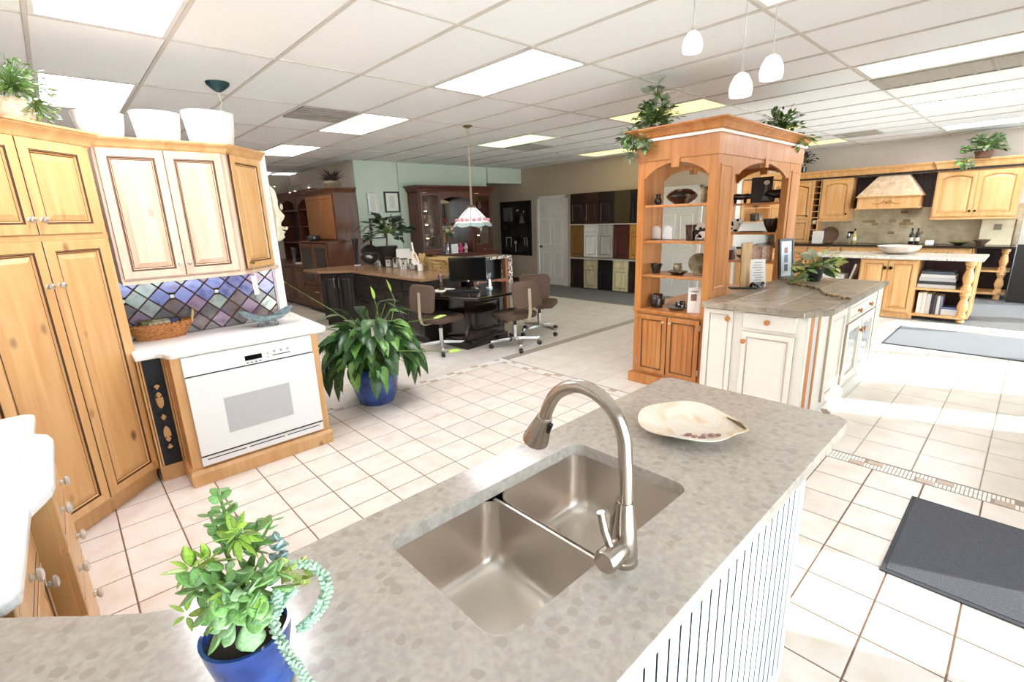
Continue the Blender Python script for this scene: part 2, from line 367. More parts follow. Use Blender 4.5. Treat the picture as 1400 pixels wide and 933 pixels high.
# ---- ceiling
CT = plain('ceiling tile', 'F7F8FB', .9, var=.015, ns=60, bump=.15, bs=400); CGR = plain('ceiling grid', 'D4CEC9', .6, var=0)
ce = MB().box(-3, -1.3, CEIL + .05, 12.2, 12.6, CEIL + .15).obj('ceiling', WWHITE); ce['kind'] = 'structure'; ce['label'] = 'suspended ceiling of white panels in a grid'
for u in range(-5, 18):
    m = MB().box(cx(u) - .011, -1.2, CEIL - .006, cx(u) + .011, 12.5, CEIL + .03); m.obj('grid_runner', CGR, ce)
for v in range(-6, 4):
    m = MB().box(-3, cy(v) - .01, CEIL - .005, 12.1, cy(v) + .01, CEIL + .03); m.obj('grid_runner', CGR, ce)
lights = {}
for u in (-1, 3, 7, 11, 15):
    for v in (-6, -4, -2, 0, 2): lights[(u, v)] = 'w'
lights[(7, 0)] = 'y'; lights[(7, -2)] = 'g'; lights[(11, -2)] = 'y'; lights[(11, 0)] = 'y'; lights[(15, 0)] = 'y'; lights[(7, 2)] = 'c'; lights[(3, 2)] = 'c'; lights[(3, -2)] = 'd'; lights[(3, -4)] = 'd'; lights[(11, -4)] = 'd'
lights.pop((-1, -6)); lights.pop((3, -6)); lights.pop((7, -6)); lights.pop((11, -6)); lights.pop((15, -6)); lights.pop((15, -4)); lights.pop((15, -2)); lights.pop((7, -4)); lights.pop((11, -4)); lights.pop((-1, -4)); lights.pop((-1, 2), None)
vents = {(2, -2): (.5, 0), (8, 2): (.1, .0), (14, 1): (0, 0), (8, -2): (0, 0)}
pm = MB().box(-UX/2 + .012, -UY/2 + .012, CEIL + .002, UX/2 - .012, UY/2 - .012, CEIL + .02).obj('ceiling_panel', CT, ce); pme = pm.data; bpy.data.objects.remove(pm)
for u in range(-5, 18):
    for v in range(-6, 4):
        c = (cx(u + .5), cy(v + .5), CEIL)
        if (u, v) in lights or c[0] > 12.3: continue
        if any(inframe((c[0] + a * UX / 2, c[1] + b * UY / 2, CEIL), 30) for a in (-1, 0, 1) for b in (-1, 0, 1)) or (c[1] < 6 and c[0] < 9):
            inst('ceiling_panel', pme, ce, Matrix.Translation((c[0], c[1], 0)))
TINT = {'w': ('FBFAFF', 1.0), 'y': ('F2E396', .10), 'g': ('D8F0B0', .11), 'c': ('FFF6E0', .16), 'd': ('FFF4E4', .45)}
LAB = {(-1, 0): 'bright white ceiling light over the knotty pantry', (-1, -2): 'white ceiling light above the white planters on the cabinet top', (3, 0): 'large white ceiling light above the kitchen aisle', (3, -2): 'warm white ceiling light next to the stained air vent',
       (7, 0): 'yellow-tinted ceiling light behind the ivy on the display hutch', (7, -2): 'green-tinted ceiling light near the stained glass lamp chain', (11, -2): 'yellowish ceiling light in front of the back wall door samples', (11, 0): 'pale yellow ceiling light behind the display hutch crown',
       (15, 0): 'small yellow ceiling light next to the vent above the wine rack', (7, 2): 'cream ceiling light beside the grey vent panel', (3, 2): 'cream ceiling light above the three pendant lamps', (3, -4): 'warm ceiling light behind the partition end in the dark passage', (15, 2): 'white ceiling light closest to the kitchen wall with the range hood', (11, 2): 'white ceiling light above the bookshelf island'}
for (u, v), t in lights.items():
    L = thing('ceiling_light', LAB.get((u, v), 'fluorescent ceiling light with a white diffuser outside the sample areas'), 'ceiling light', (cx(u + .5), cy(v + .5), CEIL), 0, 'recessed fluorescent ceiling lights')
    a, b = UX/2 - .013, UY/2 - .013; m = MB()
    for q in ((-a, -b, a, -b + .025), (-a, b - .025, a, b), (-a, -b + .025, -a + .025, b - .025), (a - .025, -b + .025, a, b - .025)): m.box(q[0], q[1], -.004, q[2], q[3], .02)
    m.obj('frame', WHITEG, L); col, s = TINT[t]
    MB().box(-a + .025, -b + .025, .004, a - .025, b - .025, .012).obj('diffuser', emis('diffuser ' + t, col, PANEL_E * s), L)
VG = plain('grey vent metal', 'B4AFA8', .6, .2); VLAB = {(2, -2): 'soot-stained square air vent beside the warm ceiling light', (8, 2): 'long grey vent panel beside the cream ceiling light', (14, 1): 'narrow dark air vent above the wine rack cabinets', (8, -2): 'pale vent panel behind the green-tinted ceiling light'}
for (u, v), (o0, _) in vents.items():
    half = (u, v) != (8, 2); yc = cy(v + .5) - (UY * .25 if half and (u, v) == (2, -2) else (-UY * .25 if half else -.1))
    L = thing('ceiling_vent', VLAB[(u, v)], 'air vent', (cx(u + .5), yc, CEIL), 0, 'ceiling air vents'); a = UX/2 - .03; b = UX/2 - .03 if half else UY * .42
    MB().box(-a, -b, -.004, a, b, .0015).obj('back_plate', mottle('vent soot', ['6E6862', 'B9B3AB'], 4, .7, pos=[.4, .55]) if (u, v) == (2, -2) else VG, L)
    n = 7; 
    for k in range(n):
        y = -b + (k + .5) * 2 * b / n; MB().box(-a + .02, y - .012, -.012, a - .02, y + .012, -.005).obj('slat', VG, L)
    m = MB()
    for q in ((-a, -b, a, -b + .02), (-a, b - .02, a, b), (-a, -b + .02, -a + .02, b - .02), (a - .02, -b + .02, a, b - .02)): m.box(q[0], q[1], -.014, q[2], q[3], -.002)
    m.obj('frame', VG, L)
# rugs
RUG = mottle('charcoal rug', ['47474F', '62626A'], 220, .95, detail=6); RUGB = plain('rug rubber edge', '48484E', .9, var=0)
def rug(x0, y0, x1, y1, label, mt=None):
    r = thing('floor_mat', label, 'mat', (x0, y0, 0)); MB().box(.02, .02, .001, x1 - x0 - .02, y1 - y0 - .02, .012).obj('pile', mt or RUG, r, bevel=.003); m = MB(); W = x1 - x0; D = y1 - y0
    for q in ((0, 0, W, .02), (0, D - .02, W, D), (0, .02, .02, D - .02), (W - .02, .02, W, D - .02)): m.box(q[0], q[1], .001, q[2], q[3], .008)
    m.obj('rubber_edge', RUGB, r)
rug(2.52, -1.0, 3.36, .255, 'charcoal floor mat on the tiles beside the mosaic border'); rug(7.2, -1.1, 8.42, 1.1, 'grey floor mat in front of the bookshelf island', mottle('sunlit rug', ['77787C', '8F9094'], 220, .95, detail=6))  # the second mat's lighter grey has sunlight put into its colour
# ================================================================ CABINET HELPERS  (local: x right, y into the cabinet, z up)
def loop(x0, z0, x1, z1, d, y, arch=0, s=.06):
    n = 8; t = [(x0 + d, y, z0 + d), (x1 - d, y, z0 + d)]
    k = min(1, max(0, d / s))
    for i in range(n + 1):
        f = i / n; x = (x1 - d) + (x0 + 2*d - x1) * f
        t.append((x, y, z1 - d - arch * k * (1 - math.sin(PI * f) ** .8)))
    return t if arch else [t[0], t[1], (x1 - d, y, z1 - d), (x0 + d, y, z1 - d)]
def panel_door(parent, x0, z0, x1, z1, yf, wood_, glaze, s=.06, t=.02, arch=0, name='door', flat=False, bead=0, glass=None, pw=None):
    m = MB(); P = lambda d, y: loop(x0, z0, x1, z1, d, yf + y, arch, s)
    rs = [P(0, 0), P(0, -t + .003), P(.003, -t), P(s - .016, -t), P(s - .013, -t + .004), P(s - .011, -t + .001), P(s - .005, -t + .003), P(s, -t + .012)]
    m.rings(rs, 0, False, False, True, [1, 0, 0, 1, 0, 1, 0])
    d = m.obj(name, [wood_, glaze], parent)
    m = MB()
    if glass:
        m.rings([P(s - .002, -t + .010), P(s - .002, -t + .013)], 0); m.obj('glass_pane', glass, d)
    elif flat:
        m.rings([P(s, -t + .012), P(s + .004, -t + .012)], 0, False, True, True); m.obj('panel', [pw or wood_], d)
    elif bead:
        W = x1 - x0 - 2*s; n = max(2, round(W / bead)); b = W / n
        for k in range(n): m.box(x0 + s + k*b + .0015, yf - t + .009, z0 + s, x0 + s + (k+1)*b - .0015, yf - t + .016, z1 - s)
        m.box(x0 + s, yf - t + .0125, z0 + s, x1 - s, yf - .002, z1 - s, 1); m.obj('beadboard_panel', [wood_, glaze], d)
    else:
        q = min(.03, (x1 - x0 - 2*s) * .18)
        m.rings([P(s, -t + .012), P(s + .003, -t + .012), P(s + .006, -t + .010), P(s + q, -t + .003), P(s + q + .002, -t + .002)], 0, False, True, True, [1, 0, 0, 0]); m.obj('panel', [pw or wood_, glaze], d)
    return d
def knob(parent, x, y, z, mat, r=.016, glassy=False, name='knob'):
    m = MB(); m.tube([(x, y, z), (x, y - .004, z), (x, y - .012, z), (x, y - .018, z), (x, y - .026, z), (x, y - .031, z)], [r*.8, r*.45, r*.45, r, r, r*.5], 12); return m.obj(name, mat, parent, 50)
CROWN = lambda p, h: [(0, 0), (p*.15, 0), (p*.2, h*.12), (p*.3, h*.15), (p*.38, h*.35), (p*.6, h*.62), (p*.85, h*.75), (p*.88, h*.85), (p, h*.87), (p, h), (0, h)]
def drawer(parent, x0, z0, x1, z1, yf, wood_, glaze, s=.03, t=.02, flat=False):
    m = MB(); P = lambda d, y: loop(x0, z0, x1, z1, d, yf + y)
    rs = [P(0, 0), P(0, -t + .003), P(.004, -t)]
    if not flat: rs += [P(s, -t), P(s + .003, -t + .004), P(s + .006, -t + .001), P(s + .012, -t - .001)]
    m.rings(rs, 0, False, True, True, [0, 0] if flat else [0, 0, 0, 1, 1, 0]); return m.obj('drawer', [wood_, glaze], parent)
# ================================================================ LEFT KITCHEN
# ---- tall diagonal pantry
pz = thing('pantry_cabinet', 'tall knotty honey alder pantry cabinet with four glazed doors and crown', 'cabinet', (.245, 3.84, 0), PI/4)
W = .84
MB().prism([(-W, 0), (0, 0), (0, .1), (-.25, .42), (-W + .1, .42), (-W, .3)], .09, 2.12).obj('body', ALDER, pz)
MB().box(-W + .01, .03, 0, -.012, .3, .09).obj('toe_kick', ALDER, pz)
for x0, x1 in ((-W + .012, -W/2 - .003), (-W/2 + .003, -.035)):
    right = x1 > -.3
    d = panel_door(pz, x0, .115, x1, 1.615, 0, ALDER, GLAZE, .068); knob(d, x0 + .03 if right else x1 - .03, -.02, 1.385, NICKEL)
    d = panel_door(pz, x0, 1.65, x1, 2.13, 0, ALDER, GLAZE, .068); knob(d, x0 + .03 if right else x1 - .03, -.02, 1.725, NICKEL)
MB().box(-W, -.012, 1.617, -.002, 0, 1.648).obj('mid_rail', ALDER, pz)
MB().sweep([(-W, .3), (-W, 0), (0, 0), (.01, .12)][::1], [(o, z + 2.12) for o, z in CROWN(.06, .09)]).obj('crown', ALDER, pz, 30)
MB().box(-.03, -.008, .09, -.001, 0, 2.12).obj('corner_stile', ALDER, pz)
# ---- wall cabinets
uc = thing('wall_cabinet', 'light-paled alder wall cabinet with two glazed doors and an angled end', 'cabinet', (0, 3.88, 0))
U0, U1, UB, UT = .27, .955, 1.345, 2.15
MB().prism([(U0, 0), (U1 + .02, 0), (1.275, .3), (1.275, .325), (U0, .325)], UB, UT).obj('body', ALDER_LIT, uc)
mx = (U0 + U1) / 2 + .005
for k, (x0, x1) in enumerate(((U0 + .015, mx - .003), (mx + .003, U1 - .012))):
    d = panel_door(uc, x0, UB + .012, x1, UT - .012, 0, ALDER_LIT, GLAZE, .062); knob(d, x1 - .024 if k == 0 else x0 + .024, -.02, 1.432, NICKEL, .013)
m = MB().box(U0, -.03, UB - .022, U1 + .02, .3, UB); m.prism([(U1 + .02, -.03), (1.3, .29), (1.3, .32), (U1 + .02, .3)], UB - .022, UB); m.obj('light_rail', ALDER_LIT, uc)
MB().sweep([(U0 - .02, -.005), (U1 + .02, -.005), (1.285, .3), (1.285, .325)], [(o, z + UT - .01) for o, z in CROWN(.045, .06)]).obj('crown', ALDER, uc, 30)
ea = thing('end', '', ''); bpy.data.objects.remove(ea)
# angled end door (built in its own turned frame as a part)
T = Matrix.Translation((U1 + .02, 0, 0)) @ Matrix.Rotation(math.atan2(.3, .3), 4, 'Z')
LN = math.hypot(.3, .3)
def turned(parent, T, fn):
    before = set(bpy.data.objects); fn(parent)
    for o in set(bpy.data.objects) - before:
        if o.parent == parent: o.matrix_local = T @ o.matrix_local
def f_(p):
    d = panel_door(p, .02, UB + .012, LN - .03, UT - .012, 0, ALDER, GLAZE, .06); knob(d, .055, -.02, 1.40, plain('aged brass', '8A6A35', .35, .9), .012)
turned(uc, T, f_)
tg = thing('price_tag', 'white hanging price tag on the angled cabinet door knob', 'tag', (0, 0, 0))
c = T @ Vector((.055, -.04, 0)); c.y += 3.88
MB().tube([(c.x, c.y, 1.41), (c.x + .001, c.y - .003, 1.37), (c.x - .012, c.y - .002, 1.33), (c.x + .004, c.y, 1.31)], .0015, 5).obj('string', plain('tag string', 'D8D0C4', .9), tg)
R45 = Matrix.Translation((c.x - .012, c.y - .004, 1.25)) @ Matrix.Rotation(.5, 4, 'Z') @ Matrix.Rotation(-.07, 4, 'Y')
MB(R45).prism([(-.022, 0), (.022, 0), (.022, .0012), (-.022, .0012)], -.085, .055).obj('card', plain('tag paper', 'F4F1EA', .8, var=.02), tg)
m = MB(R45)
for k in range(5): m.box(-.012, -.0008, -.06 + k * .018, .01 - (k % 2) * .006, -.0002, -.056 + k * .018)
m.obj('print', plain('tag print', '9A938C', .8, var=0), tg)
# ---- iridescent diagonal tile backsplash: each tile its own piece
bs = thing('tile_backsplash', 'backsplash of iridescent violet and grey diamond tiles above the oven counter', 'backsplash', (0, 4.205, 0))
MB().box(.2, -.006, .905, 1.27, .004, 1.33).obj('grout_panel', plain('brown tile grout', '543828', .9), bs)
IR = [mottle('iridescent tile %d' % k, c_, 14, .22, rnd=.18, metal=.25, coat=.6) for k, c_ in enumerate((['5C5590', '8488C0', '8E78A0'], ['6E5866', '94788E', '8A7684'], ['544A4C', '6C6466', '786A62'], ['8E9890', 'A8B0A8', '988A90'], ['5E463E', '745E5E', '6E6478']))]
q = .1; h_ = q / math.sqrt(2)
def clip(poly, a, b, c_):   # keep a*x+b*z<=c
    out = []
    for i in range(len(poly)):
        p, r = poly[i], poly[(i+1) % len(poly)]; dp = a*p[0]+b*p[1]-c_; dr = a*r[0]+b*r[1]-c_
        if dp <= 0: out.append(p)
        if dp * dr < 0: f = dp / (dp - dr); out.append((p[0]+(r[0]-p[0])*f, p[1]+(r[1]-p[1])*f))
    return out
rnd = random.Random(3)
for i in range(-1, 18):
    for j in range(0, 9):
        if (i + j) % 2: continue
        X_ = .2 + i * h_; Z_ = .905 + j * h_; g = h_ - .0052
        p = [(X_ - g, Z_), (X_, Z_ - g), (X_ + g, Z_), (X_, Z_ + g)]
        if j in (3,) and i % 4 == 1: p = clip(p, 0, 1, Z_ + g - .02)
        if j in (5,) and i % 4 == 1: p = clip(p, 0, -1, -(Z_ - g + .02))
        for k in ((-1, 0, -.205), (1, 0, 1.25), (0, -1, -.91), (0, 1, 1.322)): p = clip(p, *k)
        if len(p) > 2 and max(a[0] for a in p) - min(a[0] for a in p) > .01:
            zc = Z_ - .9; mi = rnd.choice([0, 0, 1, 0, 3]) if zc > .24 else rnd.choice([1, 2, 3, 4, 2])
            MB().vprism(p, -.014, -.006).obj('tile', IR[mi], bs, bevel=.002, seg=1)
        if j == 4 and i % 4 == 1: pass
for i in range(1, 18, 4):
    X_ = .2 + i * h_; Z_ = .905 + 4 * h_
    if .21 < X_ < 1.25: MB().box(X_ - .012, -.017, Z_ - .012, X_ + .012, -.006, Z_ + .012).obj('accent_tile', plain('pewter accent', 'C9C9C2', .3, .5), bs, bevel=.002)
MB().box(1.252, -.016, .91, 1.268, -.006, 1.322).obj('edge_trim', IR[1], bs)
# ---- oven base cabinet
ob = thing('oven_cabinet', 'honey alder base cabinet surrounding the white wall oven', 'cabinet', (0, 3.55, 0))
m = MB(); m.box(.385, 0, .1, .44, .6, .87); m.box(1.245, 0, .1, 1.3, .6, .87); m.box(.44, 0, .1, 1.245, .6, .125); m.box(.44, .5, .125, 1.245, .6, .87); m.obj('body', ALDER, ob)
MB().box(.365, -.035, 0, 1.305, .6, .085).obj('plinth', ALDER, ob, bevel=.004); MB().sweep([(.375, .5), (.375, -.022), (1.302, -.022), (1.302, .5)], [(0, .085), (.012, .085), (.006, .1), (.0, .108), (-.02, .108), (-.02, .085)]).obj('plinth_moulding', ALDER, ob)
# filigree end panel, set back next to the pantry
fp = thing('filigree_panel', 'narrow black panel with pierced oval scrollwork between pantry and oven', 'panel', (0, 3.78, 0))
MB().box(.235, 0, .0, .39, .3, .11).obj('plinth', ALDER, fp)
IRON = plain('black iron', '23252B', .55, .3, bump=.4, bs=90); m = MB()
def oval(m, x, z, rx, rz, r=.006, mi=0, y=-.011): m.tube([(x + rx*math.cos(2*PI*k/20), y, z + rz*math.sin(2*PI*k/20)) for k in range(21)], r, 6, mi)
xc = .313
m.box(.263, -.008, .11, .363, 0, .868); back = m.obj('back_plate', IRON, fp)
m = MB(); om = MB()
for z, rx, rz in ((.57, .026, .062), (.33, .026, .062), (.45, .02, .026), (.66, .022, .022), (.24, .022, .022)):
    oval(m, xc, z, rx, rz, .006); om.lathe((0,0,0), [(0.001, 0), (.001, 0.0001)], 3)
    om.vprism([(xc + (rx-.004)*math.cos(2*PI*k/16), z + (rz-.004)*math.sin(2*PI*k/16)) for k in range(16)], -.0105, -.008)
for s in (-1, 1):
    for z in (.49, .41, .62, .68, .28, .22): m.tube([(xc + s*(.008+.022*math.sin(PI*k/8)), -.011, z - .03 + .06*k/8) for k in range(9)], .0045, 5)
m.obj('scrollwork', IRON, fp, True); om.obj('pierced_opening', ALDER, fp)
m = MB()
for x0, x1 in ((.236, .248), (.251, .261), (.365, .374), (.377, .389)): m.box(x0, -.012, .11, x1, .28, .868)
m.obj('fluted_stile', ALDER, fp, bevel=.003)
# countertop
ct = MB().prism([(.225, 3.655), (.335, 3.652), (.36, 3.62), (.372, 3.56), (.39, 3.532), (1.335, 3.525), (1.365, 3.54), (1.382, 3.575), (1.44, 4.55), (1.335, 4.55), (1.335, 4.192), (.225, 4.192)][::1], .872, .91).obj('countertop', mottle('white solid surface', ['E7E2DD', 'EEEAE6'], 300, .3), None, bevel=.01, seg=3)
tag(ct, 'white solid countertop with a stepped front above the wall oven', 'countertop')
# oven
ov = thing('wall_oven', 'white built-in wall oven with grey window', 'oven', (0, 3.55, 0))
A0, A1 = .443, 1.243
MB().box(A0, -.012, .128, A1, .45, .868).obj('chassis', WHITEG, ov)
MB().box(A0 - .004, -.022, .745, A1 + .004, -.008, .868).obj('control_panel', WHITEG, ov, bevel=.003)
MB().box(A0, -.014, .736, A1, -.006, .745).obj('vent_gap', BLACK, ov)
dd = MB().box(A0 - .004, -.038, .2, A1 + .004, -.010, .735).obj('door', WHITEG, ov, bevel=.006)
MB().box(.625, -.0405, .315, 1.045, -.037, .56).obj('window', plain('oven window grey', 'C3C2C4', .15, var=0), dd)
MB().box(A0 - .002, -.03, .19, A1, -.012, .198).obj('door_gap', BLACK, ov); mb = MB().box(A0 - .004, -.028, .128, A1 + .004, -.011, .188); mb.obj('lower_grille', WHITEG, ov)
for k in range(3): MB().box(A0 + .03 + k*.255, -.0295, .165, A0 + .265 + k*.255, -.0275, .171).obj('vent_slot', BLACK, ov)
MB().box(.795, -.0245, .775, .902, -.021, .808).obj('display', BLACKG, ov); 
for k in range(4): MB().box(.80 + k*.027, -.0235, .755, .815 + k*.027, -.0215, .761).obj('button', BLACK, ov)
MB().box(.97, -.0235, .775, 1.09, -.0215, .781).obj('button_line', BLACK, ov)
for k in range(3): MB().lathe((0,0,0), [(.001,0),(.009,.0),(.009,.002),(.001,.002)], 14).obj('touch_dial', plain('dial grey', 'A9A9AB', .5, var=0), ov).matrix_local = Matrix.Translation((.985 + k*.045, -.022, .805)) @ Matrix.Rotation(PI/2, 4, 'X')
for z in (.795, .775): MB().vprism([(.935, z), (.947, z), (.941, z + (.008 if z > .78 else -.008))], -.0235, -.0215).obj('arrow_key', BLACK, ov)
m = MB().box(1.165, -.0395, .545, 1.225, -.0375, .69); m.obj('sticker', plain('paper sticker', 'FBFBFB', .7, var=0), ov)
# ---- basket with soaps
bk = thing('wicker_basket', 'brown woven oval basket with handles on the white countertop', 'basket', tuple(PZ(222, 462, .91)), -.12)
WICK = mottle('wicker', ['7A3F1E', 'B8743C', 'D39A5C'], 60, .7, bump=.8, stretch=(1, 1, 4)); m = MB()
m.lathe((0,0,0), [(.001, 0), (.1, 0), (.12, .03), (.145, .085), (.138, .085), (.112, .03), (.09, .012), (.001, .012)], 28, sx=1.25, sy=.62); m.obj('bowl', WICK, bk, True)
m = MB()
for k in range(44):
    a = 2*PI*k/44; p = Vector((.18*math.cos(a), .089*math.sin(a), .083)); t = Vector((-.18*math.sin(a), .089*math.cos(a), 0)).normalized()
    m.tube([p - t*.012 + Vector((0,0,-.008)), p + Vector((0,0,.006)), p + t*.012 + Vector((0,0,-.006))], .005, 5)
m.obj('braided_rim', WICK, bk, True); m = MB()
for z, s in ((.02, .9), (.035, .97), (.05, 1.03), (.062, 1.08)): m.tube([(.145*s*math.cos(2*PI*k/32), .073*s*math.sin(2*PI*k/32), z + .002*(k % 2)) for k in range(33)], .006, 5)
m.obj('weave_band', WICK, bk, True)
for s in (-1, 1): MB().tube([(s*.17, -.045*s*0 - .03, .07), (s*.185, -.02, .12), (s*.188, .0, .135), (s*.185, .02, .12), (s*.17, .03, .07)], .006, 6).obj('handle', wood('pale handle', 'C9A06A', 'DDBB88'), bk, True)
bk.scale = (1.12, 1.12, 1.3); bz = bk.location
def soap(name, dx, dy, dz, s, rot, mat, label, tilt=0):
    s = [k*1.25 for k in s]; o = MB().box(-s[0]/2, -s[1]/2, 0, s[0]/2, s[1]/2, s[2]).obj(name, mat, None, bevel=.006); o.location = (bz.x + dx, bz.y + dy, bz.z + dz*1.2); o.rotation_euler = (tilt, 0, rot); return tag(o, label, 'soap', 'soap bars in the basket')
soap('soap_bar', -.075, 0, .045, (.06, .05, .065), .2, mottle('olive soap', ['5F5A36', '8D8A5A'], 30, .6), 'olive green soap bar at the end of the basket', .1)
soap('soap_bar', .0, -.01, .055, (.1, .055, .05), -.05, mottle('speckled soap', ['E8E4D2', 'D8CFB0', '9A9470'], 40, .6), 'cream speckled soap bar in the middle of the basket', .25)
soap('soap_bar', .075, .005, .05, (.055, .05, .055), .3, mottle('blue soap', ['39406A', '6C7098'], 25, .5), 'dark blue soap bar beside the cream one', .1)
# ---- blue leaf dish
ld = thing('leaf_dish', 'blue-grey crinkled leaf-shaped dish on small feet', 'dish', tuple(PZ(367, 445, .91)), -.2)
ld.scale = (1.12, 1.12, 1.25); m = MB(); N_ = 28; rs = []
for k, (r, z) in enumerate(((.001, .03), (.05, .032), (.09, .05), (.125, .075), (.127, .079), (.09, .056), (.05, .038), (.001, .036))):
    rs.append([(r*1.3*math.cos(2*PI*i/N_)*(1+.05*math.sin(5*2*PI*i/N_)), r*.75*math.sin(2*PI*i/N_), z + (r/.125)**2*(.012*math.sin(3*2*PI*i/N_) + .018*math.cos(2*2*PI*i/N_))) for i in range(N_)])
m.rings(rs, 0, False, False); m.obj('bowl', mottle('blue grey glaze', ['4E6268', '7C9096', '97A9AC'], 30, .45, bump=.5), ld, True)
for x, y in ((-.05, -.03), (.05, -.035), (0, .04)): MB().tube([(x + .011*math.cos(2*PI*k/10), y, .0145 + .011*math.sin(2*PI*k/10)) for k in range(11)], .0035, 6).obj('foot', plain('pewter blue', '7D8C98', .35, .6), ld, True)
# ---- white planters on the wall cabinets
WPL = plain('white ribbed ceramic', 'DEDCDA', .45, var=.02)
for n, (pxl, pxr, lab) in enumerate(((96, 168, 'white oval planter closest to the pantry on the wall cabinet'), (177, 245, 'white oval planter between two others on the wall cabinet'), (249, 319, 'white oval planter at the angled end of the wall cabinet'))):
    a = PY(pxl, 150, 4.02); b = PY(pxr, 150, 4.02); wd = (b.x - a.x)
    pl = thing('planter', lab, 'planter', ((a.x + b.x)/2, 4.05, 2.2), 0, 'white planters on the wall cabinet'); H_ = PY((pxl+pxr)/2, 152, 3.98).z - 2.2; r = wd/2
    m = MB(); m.lathe((0,0,0), [(.001,0), (r*.78,0), (r*.82, .01), (r*.93, H_*.5), (r, H_), (r*.96, H_), (r*.8, .02), (.001,.015)], 32, sy=.72); m.obj('body', WPL, pl, True)
    m = MB()
    for k in range(9): m.tube([(r*(.83+.19*t/6)*-1.0, r*.1, H_*t/6) for t in range(7)], .004, 5) if k == 0 else None
    m.obj('edge_rib', WPL, pl, True)
    MB().lathe((0,0,H_ - .004), [(r*.965,0), (r*1.02,0), (r*1.03,.006), (r*.965,.008)], 32, sy=.72, cap0=False, cap1=False).obj('rim', WPL, pl, True)
# ---- hanging lamp canopy with twisted chain behind the planters
hl = thing('ceiling_canopy', 'teal ceiling canopy with a white twisted chain behind the planters', 'light fixture', (0,0,0)); cc = PZ(297, 113, CEIL)
MB().lathe((cc.x, cc.y, CEIL), [(.001, -.075), (.02, -.07), (.05, -.05), (.085, -.02), (.09, 0)], 20).obj('canopy', plain('teal enamel', '23484C', .3), hl, True)
m = MB(); 
for k in range(60):
    z = CEIL - .075 - k*.012; m.tube([(cc.x + .009*math.cos(k*.8 + t), cc.y + .009*math.sin(k*.8 + t), z - t*.004) for t in (0, 1, 2, 3)], .003, 4)
m.obj('chain', plain('white chain', 'E6DFD2', .5), hl)
MB().lathe((cc.x, cc.y, CEIL - .99), [(.001, .24), (.03, .235), (.06, .2), (.16, .08), (.22, 0), (.215, 0), (.15, .08), (.05, .19), (.001, .2)], 24).obj('shade', plain('cream glass shade', 'EDE3CF', .4), hl, True)
# ================================================================ PLANT HELPERS
def PD(px, py, d): return CAMP + ray(px, py) * d
def leafmesh(name, mat, w=.3, droop=.25, fold=.12, n=7, tip=1.0, fat=.5, thick=0):
    m = MB(); rows = []
    for i in range(n + 1):
        f = i / n; hw = w/2 * (math.sin(PI * min(1, f ** fat)) ** tip if 0 < f < 1 else 0.02)
        z = -droop * f * f; rows.append([(f, -hw, z + fold*hw*2), (f, -hw*.5, z + fold*hw*.6 + thick*hw*.3), (f, 0, z + thick*hw*.6), (f, hw*.5, z + fold*hw*.6 + thick*hw*.3), (f, hw, z + fold*hw*2)])
    if thick:
        rows = [r + [(r[3][0], r[3][1], r[3][2] - thick*hw_), (r[1][0], r[1][1], r[1][2] - thick*hw_)] for r, hw_ in ((r, abs(r[0][1])*2) for r in rows)]
        m.rings(rows, 0)
    else: m.rings(rows, 0, False, False, False)
    me = m.obj(name, mat); d = me.data; bpy.data.objects.remove(me); d.polygons.foreach_set('use_smooth', [True]*len(d.polygons)); return d
def aim(p, d, L, roll=0, up=Vector((0,0,1)), wscale=1):
    x = Vector(d).normalized(); y = up.cross(x)
    y = y.normalized() if y.length > 1e-3 else Vector((0,1,0)); z = x.cross(y)
    R = Matrix((x, y, z)).transposed().to_4x4(); return Matrix.Translation(p) @ R @ Matrix.Rotation(roll, 4, 'X') @ Matrix.Diagonal((L, L*wscale, L, 1))
def leafmat(name, a, b, rough=.4, sc=12): return mottle(name, [a, b], sc, rough, rnd=.25, coat=.15)
GD = leafmat('dark green leaf', '1E3A1C', '3E6A30'); GM = leafmat('mid green leaf', '4A7A36', '7CA852'); GL = leafmat('lime leaf', '7FA63A', 'B4D25A'); GS = leafmat('pale succulent', '7FA36F', 'A9C795', .5); GB = leafmat('blue succulent', '86A3A2', 'B4C9C4', .5); GY = leafmat('yellow green leaf', 'A8B84E', 'D8DC90', .5); GV = leafmat('variegated leaf', '3E6638', 'D7DFC0', .5, 40)
STEM = plain('green stem', '5E7A36', .6)
LF = {}
def lf(kind):
    if kind not in LF:
        spec = {'lily': (GD, .46, .3, .12, 7, 1.0, .7, 0), 'lily2': (GM, .44, .22, .15, 7, 1.0, .7, 0), 'lime': (GL, .3, .1, .1, 6, .9, .8, .15), 'jade': (leafmat('jade leaf', '5E8E48', '8FB86A'), .62, .05, .05, 6, .6, .9, .2), 'spoon': (GS, .58, .05, -.05, 7, .75, 1.6, .2), 'blue': (GB, .4, .05, .05, 5, .8, 1, .3), 'ivy': (GM, .75, .12, .1, 5, .9, .6, 0), 'ivyv': (GV, .75, .12, .1, 5, .9, .6, 0), 'vdark': (leafmat('black green leaf', '14251A', '24402A'), .62, .12, .1, 5, .9, .7, 0), 'dark': (GD, .6, .12, .1, 5, .9, .7, 0), 'yel': (GY, .5, .1, .1, 5, .9, .8, 0), 'grass': (GM, .08, .25, .1, 5, .8, .6, 0)}[kind]
        LF[kind] = leafmesh('leaf_' + kind, *spec[:1], w=spec[1], droop=spec[2], fold=spec[3], n=spec[4], tip=spec[5], fat=spec[6], thick=spec[7])
    return LF[kind]
def leaf(parent, kind, p, d, L, roll=0, name='leaf', ws=1): return inst(name, lf(kind), parent, aim(Vector(p), d, L, roll, wscale=ws))
